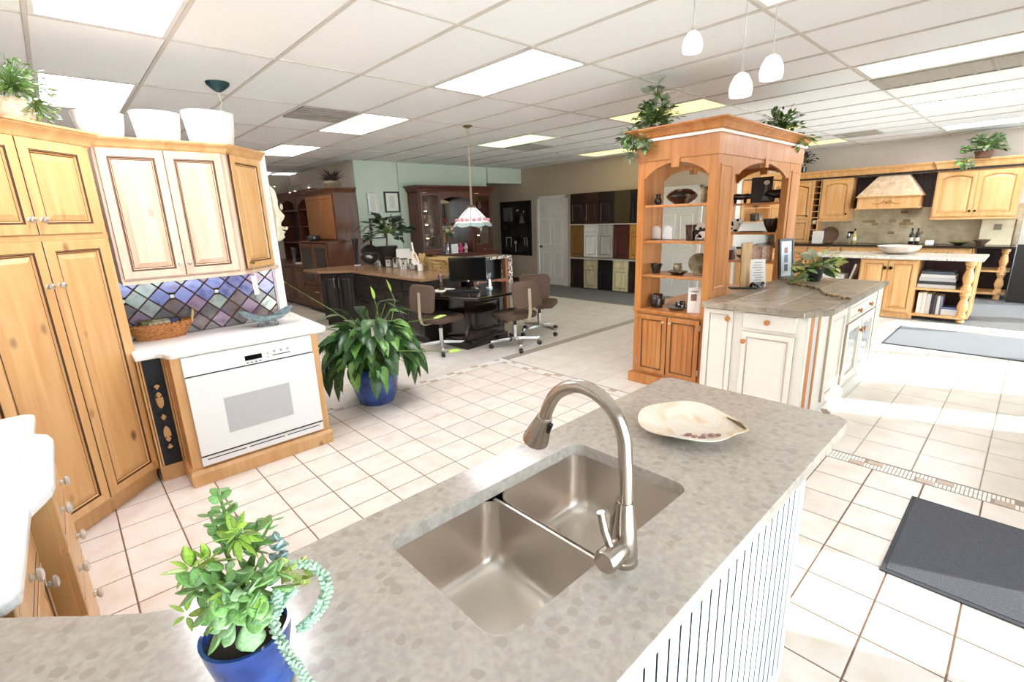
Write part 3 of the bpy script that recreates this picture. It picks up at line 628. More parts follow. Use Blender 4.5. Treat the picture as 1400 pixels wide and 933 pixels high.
def rdir(r, el0, el1):
    a = r.uniform(0, 2*PI); e = r.uniform(el0, el1); return Vector((math.cos(a)*math.cos(e), math.sin(a)*math.cos(e), math.sin(e)))
def bush(parent, c, n, R, L, kinds, r, el=(-.3, 1.2), flat=1.0, stems=True, sink=0):
    m = MB()
    for k in range(n):
        d = rdir(r, *el); q = Vector((d.x, d.y, d.z*flat)) * R * r.uniform(.45, 1); p = Vector(c) + q
        dd = Vector((d.x + r.uniform(-.5,.5), d.y + r.uniform(-.5,.5), d.z*.4 + r.uniform(-.5, .3)))
        leaf(parent, r.choice(kinds), p, dd, L * r.uniform(.7, 1.25), r.uniform(-.5, .5))
        if stems: m.tube([Vector(c) + Vector((0,0,-sink)), Vector(c) + q*.5 + Vector((0,0,R*.1)), p], [.003, .0025, .0015], 4)
    if stems and m.v: m.obj('stems', STEM, parent)
# ================================================================ LEFT RUN: WHITE COUNTER CABINETS
KG = clearglass('crystal', 'F4F2EE', .25)
KG = plain('crystal knob', 'F2EEE8', .08, var=0, trans=.6)
wc = MB().prism([(-.9, 1.375), (-.225, 1.375), (-.2, 1.40), (-.195, 1.84), (-.165, 1.91), (-.15, 1.95), (-.143, 2.0), (-.143, 2.44), (-.155, 2.5), (-.2, 2.56), (-.2, 2.84), (-.23, 2.87), (-.9, 2.87)], .865, .905).obj('countertop', WHITEG, None, bevel=.012, seg=3)
tag(wc, 'glossy white countertop with a bowed front beside the pantry', 'countertop')
lc = thing('drawer_cabinet', 'honey alder drawer cabinet with crystal knobs under the bowed white top', 'cabinet', (-.175, 1.985, 0), PI/2)   # faces +X: local x -> +Y
MB().box(0, 0, .1, .475, .6, .863).obj('body', ALDER, lc); MB().box(.01, .04, 0, .465, .6, .1).obj('toe_kick', ALDER, lc)
for z0, z1 in ((.66, .85), (.4, .645), (.12, .385)):
    d = drawer(lc, .015, z0, .46, z1, 0, ALDER, GLAZE)
    for x in (.11, .36): knob(d, x, -.02, (z0 + z1)/2, KG, .02)
for y0, y1, lab in ((1.41, 1.98, 'honey alder base cabinet between the drawers and the grey counter'), (2.465, 2.84, 'honey alder base cabinet between the drawers and the pantry')):
    c_ = thing('base_cabinet', lab, 'cabinet', (-.24, y0, 0), PI/2); Wd = y1 - y0
    MB().box(0, 0, .1, Wd, .6, .863).obj('body', ALDER, c_); MB().box(.01, .04, 0, Wd - .01, .6, .1).obj('toe_kick', ALDER, c_)
    dr = drawer(c_, .015, .68, Wd - .015, .85, 0, ALDER, GLAZE); knob(dr, Wd/2, -.02, .765, KG, .02)
    dr = panel_door(c_, .015, .12, Wd - .015, .665, 0, ALDER, GLAZE); knob(dr, Wd - .05, -.02, .6, KG, .02)
for n, (px, py, lab) in enumerate(((6, 633, 'white ceramic lever tap with round base, further along the white counter'), (2, 668, 'white ceramic lever tap with round base, closer to the grey counter'))):
    p = PZ(px, py, .905); t = thing('tap_handle', lab, 'tap', tuple(p), .2, 'white taps on the white counter')
    MB().lathe((0,0,0), [(.001,0), (.045,0), (.047,.008), (.03,.014), (.022,.02), (.001,.02)], 20).obj('base', WHITEG, t, True); MB().lathe((0,0,.02), [(.018,0), (.016,.02), (.02,.03), (.016,.042), (.001,.044)], 16).obj('hub', WHITEG, t, True)
    MB().tube([(0,0,.05), (.03,-.012,.052), (.05,-.02,.05)], [.012,.009,.007], 10).obj('lever', WHITEG, t, True)
# ================================================================ FOREGROUND ISLAND
QZ = None
def quartz():
    m, nt, b = nodes('taupe quartz'); N = nt.nodes.new; L = nt.links.new; tc = N('ShaderNodeTexCoord')
    n0 = N('ShaderNodeTexNoise'); n0.inputs['Scale'].default_value = 16; L(tc.outputs['Object'], n0.inputs['Vector'])
    ad = N('ShaderNodeMixRGB'); ad.inputs[0].default_value = .035; L(tc.outputs['Object'], ad.inputs[1]); L(n0.outputs['Color'], ad.inputs[2])
    v = N('ShaderNodeTexVoronoi'); v.inputs['Scale'].default_value = 30; L(ad.outputs[0], v.inputs['Vector'])
    sp = N('ShaderNodeSeparateColor'); L(v.outputs['Color'], sp.inputs[0])
    g = N('ShaderNodeMath'); g.operation = 'GREATER_THAN'; g.inputs[1].default_value = .5; L(sp.outputs[0], g.inputs[0])
    ed = N('ShaderNodeMath'); ed.operation = 'LESS_THAN'; ed.inputs[1].default_value = .36; L(v.outputs['Distance'], ed.inputs[0])
    ml = N('ShaderNodeMath'); ml.operation = 'MULTIPLY'; L(g.outputs[0], ml.inputs[0]); L(ed.outputs[0], ml.inputs[1])
    n1 = N('ShaderNodeTexNoise'); n1.inputs['Scale'].default_value = 60; n1.inputs['Detail'].default_value = 5; L(tc.outputs['Object'], n1.inputs['Vector'])
    r = N('ShaderNodeValToRGB'); r.color_ramp.elements[0].position = .35; r.color_ramp.elements[0].color = lin('A89C92'); r.color_ramp.elements[1].position = .65; r.color_ramp.elements[1].color = lin('B6ABA1'); L(n1.outputs['Fac'], r.inputs[0])
    sc_ = N('ShaderNodeMath'); sc_.operation = 'MULTIPLY'; sc_.inputs[1].default_value = .65; L(ml.outputs[0], sc_.inputs[0]); mx = N('ShaderNodeMixRGB'); L(sc_.outputs[0], mx.inputs[0]); L(r.outputs[0], mx.inputs[1]); mx.inputs[2].default_value = lin('9C8F84'); L(mx.outputs[0], b.inputs['Base Color'])
    b.inputs['Roughness'].default_value = .16; b.inputs['Specular IOR Level'].default_value = .5; return m
QZ = quartz()
def rrect(x0, y0, x1, y1, r, n=6):
    o = []
    for cx_, cy_, a in ((x1 - r, y0 + r, -PI/2), (x1 - r, y1 - r, 0), (x0 + r, y1 - r, PI/2), (x0 + r, y0 + r, PI)):
        for k in range(n + 1): o.append((cx_ + r*math.cos(a + PI/2*k/n), cy_ + r*math.sin(a + PI/2*k/n)))
    return o
def slab_hole(outer, hole, z0, z1, name, mat, parent=None, bev=.006):
    bm = bmesh.new(); es = []
    for pl in (outer, hole):
        vs = [bm.verts.new((x, y, z1)) for x, y in pl]
        for i in range(len(vs)): es.append(bm.edges.new((vs[i], vs[(i+1) % len(vs)])))
    fs = bmesh.ops.triangle_fill(bm, edges=es, use_beauty=True)['geom']
    faces = [f for f in fs if isinstance(f, bmesh.types.BMFace)]
    ex = bmesh.ops.extrude_face_region(bm, geom=faces); vv = [v for v in ex['geom'] if isinstance(v, bmesh.types.BMVert)]
    bmesh.ops.translate(bm, verts=vv, vec=(0, 0, z0 - z1)); bmesh.ops.recalc_face_normals(bm, faces=bm.faces)
    me = bpy.data.meshes.new(name); bm.to_mesh(me); bm.free(); me.materials.append(mat)
    o = bpy.data.objects.new(name, me); COL.objects.link(o)
    md = o.modifiers.new('bevel', 'BEVEL'); md.width = bev; md.segments = 3; md.limit_method = 'ANGLE'; md.angle_limit = .8; return o
far = [PZ(px, py, .91) for px, py in ((258, 822), (235, 833), (200, 838), (130, 842), (60, 843), (0, 845))]
outer = rrect(-.2, .355, 1.978, 1.085, .05)[:14] + [(.3, 1.082), (.12, 1.082)] + [(p.x, p.y) for p in far] + [(-.3, 1.36), (-1.0, 1.36), (-1.0, .355)]
SX0, SX1, SY0, SY1 = .447, 1.166, .55, .96
top = slab_hole(outer, rrect(SX0, SY0, SX1, SY1, .045)[::-1], .87, .91, 'countertop', QZ)
tag(top, 'taupe speckled quartz countertop with an undermount sink cut-out', 'countertop')
m = MB(); p0 = PZ(1128, 563, .91); st = MB().box(-.022, -.012, 0, .022, .012, .0012).obj('sample_sticker', plain('brown label', '8E7464', .5), None); st.location = (p0.x, p0.y, .9106); st.rotation_euler = (0, 0, .5)
tag(st, 'small brown label stuck on the corner of the quartz countertop', 'label'); 
ib = thing('kitchen_island', 'white painted island base with a vertical beadboard back', 'island', (0, 0, 0))
m = MB(); m.box(-.95, .41, .0, .40, 1.02, .868); m.box(.40, .41, 0, 1.21, .50, .868); m.box(.40, .985, 0, 1.21, 1.02, .868); m.box(.40, .50, 0, 1.21, .985, .6); m.box(1.21, .41, 0, 1.60, 1.02, .868); m.obj('body', plain('painted groove shade', '2C313B', .6, var=0), ib)  # dark body colour paints the shade seen between the white planks
BW = .048; pl0 = MB().box(0, -.02, .06, BW - .0085, 0, .862).obj('plank', [plain('washed white paint', 'C4C7CD', .5, var=.02), MATS['painted groove shade']], ib)
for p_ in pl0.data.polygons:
    if abs(p_.normal.x) > .9: p_.material_index = 1  # plank sides darkened too, groove shade put into the colour
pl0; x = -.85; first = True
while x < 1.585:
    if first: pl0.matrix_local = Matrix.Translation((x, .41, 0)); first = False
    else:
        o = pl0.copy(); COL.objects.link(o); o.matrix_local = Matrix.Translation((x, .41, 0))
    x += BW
MB().box(-.95, .384, 0, 1.60, .41, .06).obj('base_trim', WHITEP, ib); MB().box(1.60, .385, 0, 1.632, 1.03, .868).obj('end_post', WHITEP, ib, bevel=.004)
# ---- sink
sk = thing('kitchen_sink', 'stainless steel undermount double-bowl sink in the quartz counter', 'sink', (0, 0, 0))
def bowl(x0, x1):
    m = MB(); rs = []; y0, y1 = SY0 - .006, SY1 + .006
    for d, z, r in ((-.0, .869, .05), (.004, .82, .05), (.01, .72, .055), (.016, .695, .058), (.028, .678, .06), (.045, .671, .05), (.09, .668, .04)):
        rs.append([(x, y, z) for x, y in rrect(x0 + d, y0 + d, x1 - d, y1 - d, r)])
    m.rings(rs, 0, False, True); b = m.obj('bowl', STEEL, sk, 60)
    cx_, cy_ = (x0 + x1)/2, y0 + .11; MB().lathe((cx_, cy_, .667), [(.001, .001), (.03, .001), (.034, .004), (.044, .0045), (.047, .001)], 24).obj('drain', CHROME, b, True)
bowl(SX0 - .006, .787); bowl(.803, SX1 + .006)
MB().box(.787, SY0 - .004, .8, .803, SY1 + .004, .8655).obj('divider', STEEL, sk, bevel=.006, seg=3)
m = MB(); rim = rrect(SX0 - .03, SY0 - .03, SX1 + .03, SY1 + .03, .05); inn = rrect(SX0 - .006, SY0 - .006, SX1 + .006, SY1 + .006, .05)
m.rings([[(x, y, .8692) for x, y in rim], [(x, y, .8692) for x, y in inn]], 0, False, False); m.obj('rim_flange', STEEL, sk)
# ---- faucet
fb = PZ(853, 768, .91); FX, FY = fb.x, fb.y
fa = thing('faucet', 'brushed nickel pull-down gooseneck faucet behind the sink', 'faucet', (FX, FY, .91))
FN = plain('brushed nickel', 'B9AEA4', .24, 1, var=.03, ns=80)
MB().lathe((0,0,0), [(.001,0), (.03,0), (.031,.004), (.031,.012), (.028,.014), (.029,.03), (.026,.08), (.021,.12), (.0175,.15), (.001,.15)], 28).obj('body', FN, fa, True)
path = [Vector((0, 0, .14)), Vector((0, 0, .2))] + [PX(px, py, FX) - Vector((FX, FY, .91)) for px, py in ((855, 625), (853, 598), (843, 570), (826, 547), (806, 533), (788, 528), (770, 532), (757, 543), (749, 558), (745, 570))]
sm = []
for i in range(len(path) - 1):
    for k in range(4):
        t = k/4; P0 = path[max(i-1, 0)]; P1_ = path[i]; P2_ = path[i+1]; P3 = path[min(i+2, len(path)-1)]
        sm.append(.5*((2*P1_) + (-P0+P2_)*t + (2*P0-5*P1_+4*P2_-P3)*t*t + (-P0+3*P1_-3*P2_+P3)*t**3))
sm.append(path[-1]); MB().tube(sm, .0155, 16).obj('spout', FN, fa, True)
a = path[-1]; b = PX(732, 602, FX) - Vector((FX, FY, .91)); d = (b - a); m = MB(); m.tube([a - d*.02, a, a + d*.1, a + d*.92, a + d, a + d*.99], [.016, .0195, .02, .033, .033, .028], 24); hd = m.obj('spray_head', FN, fa, 40)
q = a + d*.35 + Vector((.0, -.026, 0)); MB().tube([q - d*.16, q + d*.16], .006, 8).obj('spray_button', BLACK, hd, True)
MB().tube([(-.01, 0, .045), (-.075, -.004, .045), (-.082, -.0045, .045)], [.024, .0265, .023], 24).obj('valve_barrel', FN, fa, 40); MB().tube([(-.05, 0, .06), (-.055, .014, .1), (-.058, .022, .142)], [.009, .009, .0085], 14).obj('lever', FN, fa, 40)
MB().tube([(-.004, .034, .02), (-.003, .03, .1), (0, .012, .16)], .006, 10).obj('hose', FN, fa, True)
# ---- plate
pc = PZ(938, 590, .91); pt = thing('serving_plate', 'cream marbled plate with a leaf-tipped rim on the quartz counter', 'plate', (pc.x, pc.y, .9105), 0)
m = MB(); N_ = 48; rs = []
def prad(i):
    a = 2*PI*i/N_; r = 1 + .02*math.sin(5*a + 1) + .015*math.sin(3*a)
    da = (a - (-PI*.42) + PI) % (2*PI) - PI; return r + .16*math.exp(-(da/.16)**2)
for r, z in ((.001, 0), (.05, 0), (.06, .006), (.1, .014), (.145, .036), (.165, .041), (.166, .045), (.147, .043), (.105, .022), (.06, .014), (.001, .012)):
    rs.append([(r*(prad(i) if r > .12 else 1)*math.cos(2*PI*i/N_), r*(prad(i) if r > .12 else 1)*math.sin(2*PI*i/N_), z + (.004*math.sin(4*2*PI*i/N_) if r > .12 else 0)) for i in range(N_)])
m.rings(rs, 0, False, False); m.obj('dish', mottle('marbled ceramic', ['D9CBB8', 'E3DACC', 'E0CFB8', 'D2B594', 'A07A5C'], 7, .3, dist=1.5, coat=.3, pos=[.3, .45, .55, .66, .78]), pt, True)
ad_ = -PI*.42; hd = Vector((math.cos(ad_), math.sin(ad_), 0)); sd_ = Vector((-hd.y, hd.x, 0)); m = MB(); m.tube([hd*.185 + Vector((0,0,.05)), hd*.165 + sd_*.02 + Vector((0,0,.055)), hd*.14 + sd_*.05 + Vector((0,0,.05)), hd*.115 + sd_*.09 + Vector((0,0,.04))], [.004, .006, .004, .002], 7); m.obj('twig_handle', plain('twig brown', '6B5030', .6), pt, True)
m = MB()
for k in range(7):
    a = ad_ - .5 - k*.16; r = .128 - .01*(k % 3); m.lathe((r*math.cos(a), r*math.sin(a), .036), [(.001, 0), (.012 + .003*(k % 2), .0005), (.001, .002)], 8, sx=1.2, sy=.8)
m.obj('painted_leaves', mottle('painted leaf', ['5E6A6A', '8A4A48', 'B8B49A'], 60, .4), pt)
# ---- succulent pot
sp_ = PZ(352, 932, .91); S0 = Vector((sp_.x, sp_.y, .911)); su = thing('succulent_pot', 'cobalt blue glazed pot of mixed trailing succulents on the quartz counter', 'potted plant', tuple(S0))
BLUE = mottle('cobalt glaze', ['1C2E68', '2E4A92', '4468B0'], 9, .15, coat=.6)
MB().lathe((0,0,0), [(.001,0), (.056,0), (.06,.004), (.058,.016), (.048,.02), (.052,.03), (.064,.085), (.068,.112), (.062,.112), (.056,.09), (.001,.085)], 32).obj('pot', BLUE, su, True); MB().lathe((0,0,.098), [(.001,.004), (.058,0), (.058,-.008), (.001,-.008)], 20).obj('soil', plain('potting soil', '2E241C', .95), su)
def sl(kind, px, py, d, qx, qy, L, roll=0, dd=0, ws=1):   # leaf whose base and tip project near two photo pixels
    p = PD(px, py, d); q = PD(qx, qy, d + dd); return leaf(su, kind, p - S0, (q - p), max(L, (q - p).length), roll, ws=ws)
r = random.Random(5); d0 = .80
def shoot(cx_, cy_, n, R, kind, d, ws, tip=.02): 
    for k in range(n):
        a = 2*PI*k/n + r.uniform(-.3, .3); q_ = R*r.uniform(.7, 1.1); sl(kind, cx_ + 4*math.cos(a), cy_ + 4*math.sin(a), d, cx_ + q_*math.cos(a), cy_ + q_*math.sin(a)*.85, .02, r.uniform(-.5, .5), r.uniform(-.03, tip), ws)
for cx_, cy_, n, R, d, ws in ((322, 735, 11, 42, .8, 1.15), (325, 728, 6, 26, .78, 1.2), (262, 780, 10, 42, .79, 1.15), (285, 770, 7, 38, .8, 1.15), (275, 805, 8, 40, .78, 1.1), (300, 815, 8, 38, .79, 1.1), (255, 840, 5, 34, .79, 1.0), (345, 790, 8, 34, .81, 1.1)): shoot(cx_, cy_, n, R, 'lime' if n != 8 else 'jade', d, ws)
for (x0, y0, x1, y1, n) in ((330, 770, 298, 672, 16), (345, 775, 352, 712, 10), (335, 780, 372, 712, 8), (318, 775, 285, 700, 10)):
    m = MB(); m.tube([PD(x0, y0, .82) - S0, PD((x0+x1)/2, (y0+y1)/2, .82) - S0, PD(x1, y1, .82) - S0], [.004, .003, .002], 6); m.obj('stem', STEM, su, True)
    for k in range(n):
        f = .3 + .7*k/(n-1); bx, by = x0 + (x1-x0)*f, y0 + (y1-y0)*f; s = 1 if k % 2 else -1; sl('jade', bx, by, .82, bx + s*r.uniform(12, 20), by - r.uniform(-4, 12), .02, r.uniform(-.9, .9), r.uniform(-.02, .02), 1.2)
# broad spoon leaves over the pot front
for (bx, by, qx, qy, ws, kd) in ((329, 836, 306, 808, 1.25, 'spoon'), (329, 836, 322, 806, 1.3, 'spoon'), (331, 838, 352, 808, 1.2, 'spoon'), (331, 840, 372, 836, 1.2, 'spoon'), (327, 840, 303, 852, 1.2, 'spoon'), (328, 842, 296, 872, 1.3, 'spoon'), (336, 845, 346, 892, 1.5, 'spoon'), (322, 850, 305, 886, 1.4, 'spoon'), (310, 850, 281, 895, 1.2, 'jade'), (305, 845, 276, 868, 1.2, 'jade'), (290, 835, 262, 858, 1.1, 'jade'), (350, 835, 368, 852, 1.2, 'spoon'), (340, 815, 352, 790, 1.2, 'spoon'), (315, 812, 296, 795, 1.2, 'jade'), (350, 800, 372, 790, 1.2, 'jade')): sl(kd, bx, by, .735, qx, qy, .02, r.uniform(-.3, .3), r.uniform(-.02, .0), ws)
for k in range(26):
    a = r.uniform(0, 2*PI); sl('blue', 381 + r.uniform(-4, 4), 736 + k*1.3, .81, 381 + 14*math.cos(a), 730 + k*1.3 + 9*math.sin(a), .014, 0, r.uniform(-.015, .015), 1.3)
for k in range(85):
    bx, by = 400 + r.uniform(-26, 26), 784 + r.uniform(-16, 18); a = r.uniform(0, 2*PI); sl('yel' if k % 3 else 'lime', bx, by, .80, bx + 11*math.cos(a), by + 9*math.sin(a), .012, 0, r.uniform(-.015, .01), 1.2)
for k in range(60):
    bx, by = 330 + r.uniform(-45, 55), 800 + r.uniform(-22, 24); a = r.uniform(0, 2*PI); sl(r.choice(['jade', 'lime', 'spoon', 'jade']), bx, by, .77, bx + 26*math.cos(a), by + 20*math.sin(a), .02, r.uniform(-.6, .6), r.uniform(-.02, .02), 1.2)
for k in range(46):
    bx, by = 328 + r.uniform(-36, 34), 822 + r.uniform(-12, 14); sl(r.choice(['jade', 'spoon', 'lime', 'jade', 'jade']), bx, by, .728, bx + r.uniform(-34, 20), by + r.uniform(4, 38), .02, r.uniform(-.7, .7), r.uniform(-.02, .005), 1.25)
GP = leafmat('pearl strand', '94B59E', 'CADFC6', .5)
for pts, d1, d2 in (([(402, 772), (425, 772), (442, 786), (448, 806), (440, 828), (428, 846), (412, 860)], .8, .76), ([(380, 812), (372, 838), (378, 866), (390, 888), (402, 905), (412, 920), (425, 938)], .75, .69), ([(400, 808), (386, 820), (374, 842)], .78, .74)):
    m = MB(); n = 40 if len(pts) > 3 else 18
    for k in range(n):
        f = k/(n-1)*(len(pts)-1); i = min(int(f), len(pts)-2); t = f - i; bx = pts[i][0]*(1-t) + pts[i+1][0]*t; by = pts[i][1]*(1-t) + pts[i+1][1]*t; d = d1 + (d2 - d1)*k/n
        for s in range(5):
            a = k*1.9 + s*1.257; c0 = PD(bx, by, d) - S0; c1 = PD(bx + 9*math.cos(a), by + 7*math.sin(a), d + .008*math.sin(a*1.7 + s)) - S0; m.tube([c0, c0.lerp(c1, .4), c0.lerp(c1, .8), c1], [.0015, .0032, .003, .001], 5)
    o = m.obj('trailing_strand', GP, su, True); o['kind'] = 'stuff'
# ---- peace lily
L0 = PZ(516, 548, 0); pl = thing('peace_lily', 'large peace lily with glossy dark leaves in a round cobalt blue pot', 'potted plant', (L0.x, L0.y, 0))
MB().lathe((0,0,0), [(.001,0), (.15,0), (.165,.01), (.2,.12), (.217,.25), (.212,.34), (.2,.36), (.19,.345), (.19,.3), (.001,.29)], 36).obj('pot', BLUE, pl, True); MB().lathe((0,0,.3), [(.001,.012), (.19,0), (.001,-.01)], 20).obj('soil', MATS['potting soil'], pl)
r = random.Random(11); m = MB()
for k in range(250):
    a = r.uniform(0, 2*PI); e = r.uniform(.05, 1); rad = .08 + .34*math.sqrt(e)*r.uniform(.75, 1.05); z = .40 + .46*(1 - e)*r.uniform(.6, 1.15) + r.uniform(-.1, .1)
    p = Vector((rad*math.cos(a), rad*math.sin(a), z)); out = Vector((math.cos(a), math.sin(a), 0)); d = out*r.uniform(.25, .7) + Vector((0, 0, r.uniform(-1.2, -.4) + (1 - e)*.75)) + Vector((r.uniform(-.3,.3), r.uniform(-.3,.3), 0))
    leaf(pl, 'lily2' if k % 4 == 0 else 'lily', p, d, r.uniform(.17, .26), r.uniform(-.35, .35)); m.tube([(.05*math.cos(a), .05*math.sin(a), .3), p*.55 + Vector((0, 0, .25)), p], [.005, .004, .003], 4)
m.obj('stems', STEM, pl)
for (bx, by, qx, qy, hx, hy) in ((520, 470, 455, 425, 392, 388), (545, 450, 560, 440, 592, 436), (535, 440, 540, 412, 535, 400), (520, 450, 515, 420, 512, 410), (540, 480, 590, 480, 612, 482)):
    m = MB(); dp = 4.45 if hx < 600 else 4.2; P_ = [PD(bx, by, dp) - L0, PD(qx, qy, dp) - L0, PD(hx, hy, dp) - L0]; m.tube(P_, [.005, .004, .003], 5); sg = m.obj('flower_stem', STEM, pl)
    inst('spathe', lf('lime'), sg, aim(P_[2], P_[2] - P_[1] + Vector((0, 0, .05)), .13, .4, wscale=1.3))
# ---- ivy basket on the pantry
pi = thing('basket_plant', 'green trailing plant in a pale woven basket on top of the pantry', 'potted plant', (-.02, 3.83, 2.213)); p = PY(12, 140, 3.75); pi.location = (p.x, p.y + .02, 2.212)
MB().lathe((0,0,0), [(.001,0), (.1,0), (.115,.05), (.1,.12), (.085,.13), (.08,.12), (.001,.1)], 24).obj('basket', mottle('pale wicker', ['CDB08C', 'EADBC2'], 50, .8, bump=.8, stretch=(1,1,4)), pi, True)
bush(pi, (0.02, -.02, .17), 210, .17, .034, ['ivy', 'ivyv', 'blue', 'ivyv'], random.Random(2), (-.5, 1.3)); bush(pi, (.1, -.05, .1), 90, .09, .026, ['ivyv', 'ivy', 'blue'], random.Random(4), (-1.2, .5))
# ---- carved mask on the partition end
mk = thing('carved_mask', 'carved stone face mask hung on the white partition end', 'mask', (1.332, 4.28, 0)); a = PY(372, 254, 4.28); b = PY(378, 330, 4.28)
z0, z1 = b.z, a.z; m = MB(); rs = []
prof = [(0, .05), (.06, .09), (.12, .085), (.17, .1), (.2, .075), (.24, .105), (.28, .07), (.34, .075), (.4, .1), (.46, .112), (.5, .1), (.56, .078), (.64, .065), (.72, .075), (.82, .07), (.92, .06), (1, .03)]
for f, o_ in prof:
    wd = .13*math.sin(PI*(.08 + .84*f))**.5
    rs.append([(-.0, -wd, z0 + f*(z1-z0)), (o_*.45, -wd*.85, z0 + f*(z1-z0)), (o_*.8, -wd*.4, z0 + f*(z1-z0)), (o_, 0, z0 + f*(z1-z0)), (o_*.8, wd*.4, z0 + f*(z1-z0)), (o_*.45, wd*.85, z0 + f*(z1-z0)), (0, wd, z0 + f*(z1-z0))])
m.rings(rs, 0); m.obj('face', mottle('pale stone', ['C9BC9E', 'E2D8C0', 'F0EADA'], 12, .8, bump=.6), mk, 60)
for s in (-1, 1):
    MB().lathe((0,0,0), [(.014,0), (.02,.008), (.028,0)], 14, cap0=False, cap1=False).obj('eye', MATS['pale stone'], mk, True).matrix_local = Matrix.Translation((.075, s*.05, z0 + .62*(z1-z0))) @ Matrix.Rotation(PI/2, 4, 'Y')
MB().tube([(.09, -.05, z0 + .22*(z1-z0)), (.105, -.02, z0 + .235*(z1-z0)), (.108, 0, z0 + .24*(z1-z0)), (.105, .02, z0 + .235*(z1-z0)), (.09, .05, z0 + .22*(z1-z0))], .012, 8).obj('lip', MATS['pale stone'], mk, True)
# ================================================================ DISPLAY HUTCH
hu = thing('display_hutch', 'orange cherry open display hutch with arched openings and crown', 'hutch', (4.05, 2.6, 0), -PI/2)
HW, HD = .74, 2.02; HB = .755
MB().box(-.03, -.03, 0, HW + 0, HD + .03, .1).obj('plinth', CHERRY, hu, bevel=.006); MB().box(0, .005, .1, HW, HD, HB - .03).obj('base_body', CHERRY, hu)
MB().box(-.008, -.01, HB - .03, HW, HD + .01, HB).obj('base_top', CHERRY, hu, bevel=.004)
for x0, x1, k in ((.06, .362, 0), (.372, .68, 1)):
    d = panel_door(hu, x0, .135, x1, .705, .004, CHERRY, GLAZE, .055, bead=.045); knob(d, x1 - .03 if k == 0 else x0 + .03, -.016, .655, plain('pale knob', 'E0C090', .3, .3), .012)
    for z in (.2, .62): MB().tube([(x0 - .006 if k == 0 else x1 + .006, -.012, z), (x0 - .006 if k == 0 else x1 + .006, -.012, z + .05)], .006, 8).obj('hinge', NICKEL, d, True)
for x0, x1 in ((0, .07), (HW - .07, HW)):
    for y0, y1 in ((0, .35), (HD - .35, HD)):
        p = MB().box(x0, y0, HB, x1, y1, 2.1).obj('post', CHERRY, hu, bevel=.003)
        if x0 > .1:   # pilaster panels on the island side
            MB().rings([[(HW, y0 + d, z0), (HW, y1 - d, z0), (HW, y1 - d, z1), (HW, y0 + d, z1)] for d, z0, z1 in ((.06, .98, 2.03),)] + [[(HW + o, y0 + d, .98 + d - .06), (HW + o, y1 - d, .98 + d - .06), (HW + o, y1 - d, 2.03 - d + .06), (HW + o, y0 + d, 2.03 - d + .06)] for d, o in ((.062, .008), (.075, .008), (.085, .002), (.1, .002))], 0, False, True).obj('post_panel', CHERRY, p)
def header(fn_len, T, name='arch_header', sh=.07, zs=1.955, zt=2.1, rise=.105, th=.03):
    L = fn_len; P_ = [(0, zt), (0, zs), (sh, zs)]; n = 14
    for k in range(n + 1):
        t = k/n; P_.append((sh + (L - 2*sh)*t, zs + .012 + rise*math.sin(PI*t)**.75))
    P_ += [(L - sh, zs), (L, zs), (L, zt)]
    o = MB().vprism(P_, 0, th).obj(name, CHERRY, hu); o.matrix_local = T
    k_ = MB().vprism([(L/2 - .045, zt + .02), (L/2 - .036, zs + .075), (L/2 + .036, zs + .075), (L/2 + .045, zt + .02)], -.014, th + .004).obj('keystone', CHERRY, o)
R90 = Matrix.Rotation(PI/2, 4, 'Z')
header(HW - .14, Matrix.Translation((.07, .002, 0)), sh=.02); header(HW - .14, Matrix.Translation((.07, HD - .032, 0)), sh=.02)
header(HD - .7, Matrix.Translation((HW - .002, .35, 0)) @ R90, sh=.1); header(HD - .7, Matrix.Translation((.032, .35, 0)) @ R90, sh=.1)
MB().box(-.008, -.008, 2.1, HW + .008, HD + .008, 2.27).obj('frieze', CHERRY, hu)
MB().sweep([(0, 0), (HW, 0), (HW, HD), (0, HD)], [(.008, 2.262), (.03, 2.262), (.03, 2.283), (.008, 2.283)], closed=True).obj('white_bead', WHITEP, hu)
MB().sweep([(0, 0), (HW, 0), (HW, HD), (0, HD)], [(o_ + .008, z + 2.283) for o_, z in CROWN(.085, .085)], closed=True).obj('crown', CHERRY, hu); MB().box(0, 0, 2.3, HW, HD, 2.34).obj('top_panel', CHERRY, hu)
SHZ = (1.085, 1.40, 1.72)
for z in SHZ:
    MB().box(.07, .015, z - .022, HW - .07, .345, z).obj('shelf', CHERRY, hu, bevel=.003); MB().box(.07, HD - .345, z - .022, HW - .07, HD - .015, z).obj('shelf', CHERRY, hu, bevel=.003)
# ---- pottery on the hutch (lathe profiles r,z)
POTB = mottle('black pottery', ['0E0C0C', '1E1A1A', '3A302C'], 12, .18, coat=.5); POTBR = mottle('brown pottery', ['241613', '3C2823', '5A4038'], 9, .22, coat=.4); COPP = mottle('copper black glaze', ['14100F', '241C1A', '9A9088', 'B8552E'], 5, .2, coat=.6, pos=[.35, .48, .58, .7]); TAN = mottle('tan glaze', ['4A4030', '9A8A66', 'B9AE90'], 10, .3, coat=.4)
GLB = clearglass('glassware', 'EDF1F2', .3)
def pot(name, px, py, X, z, prof, mat, label, cat='pottery', s=.0065, n=24, group='pottery on the display hutch', at=None):
    p = at or PX(px, py, X); o = MB().lathe((0,0,0), [(r_*s, h*s) for r_, h in prof], n).obj(name, mat, None, True); o.location = (p.x, p.y, z + .001); return tag(o, label, cat, group)
VASE = [(.1,0),(3.5,0),(4,1),(5.5,5),(4.5,8),(3,10),(3.2,13),(4,15),(3.5,15),(2.5,12),(.1,11)]
pot('vase', 900, 278, 4.2, 1.72, VASE, POTB, 'small black bottle vase on the top hutch shelf')
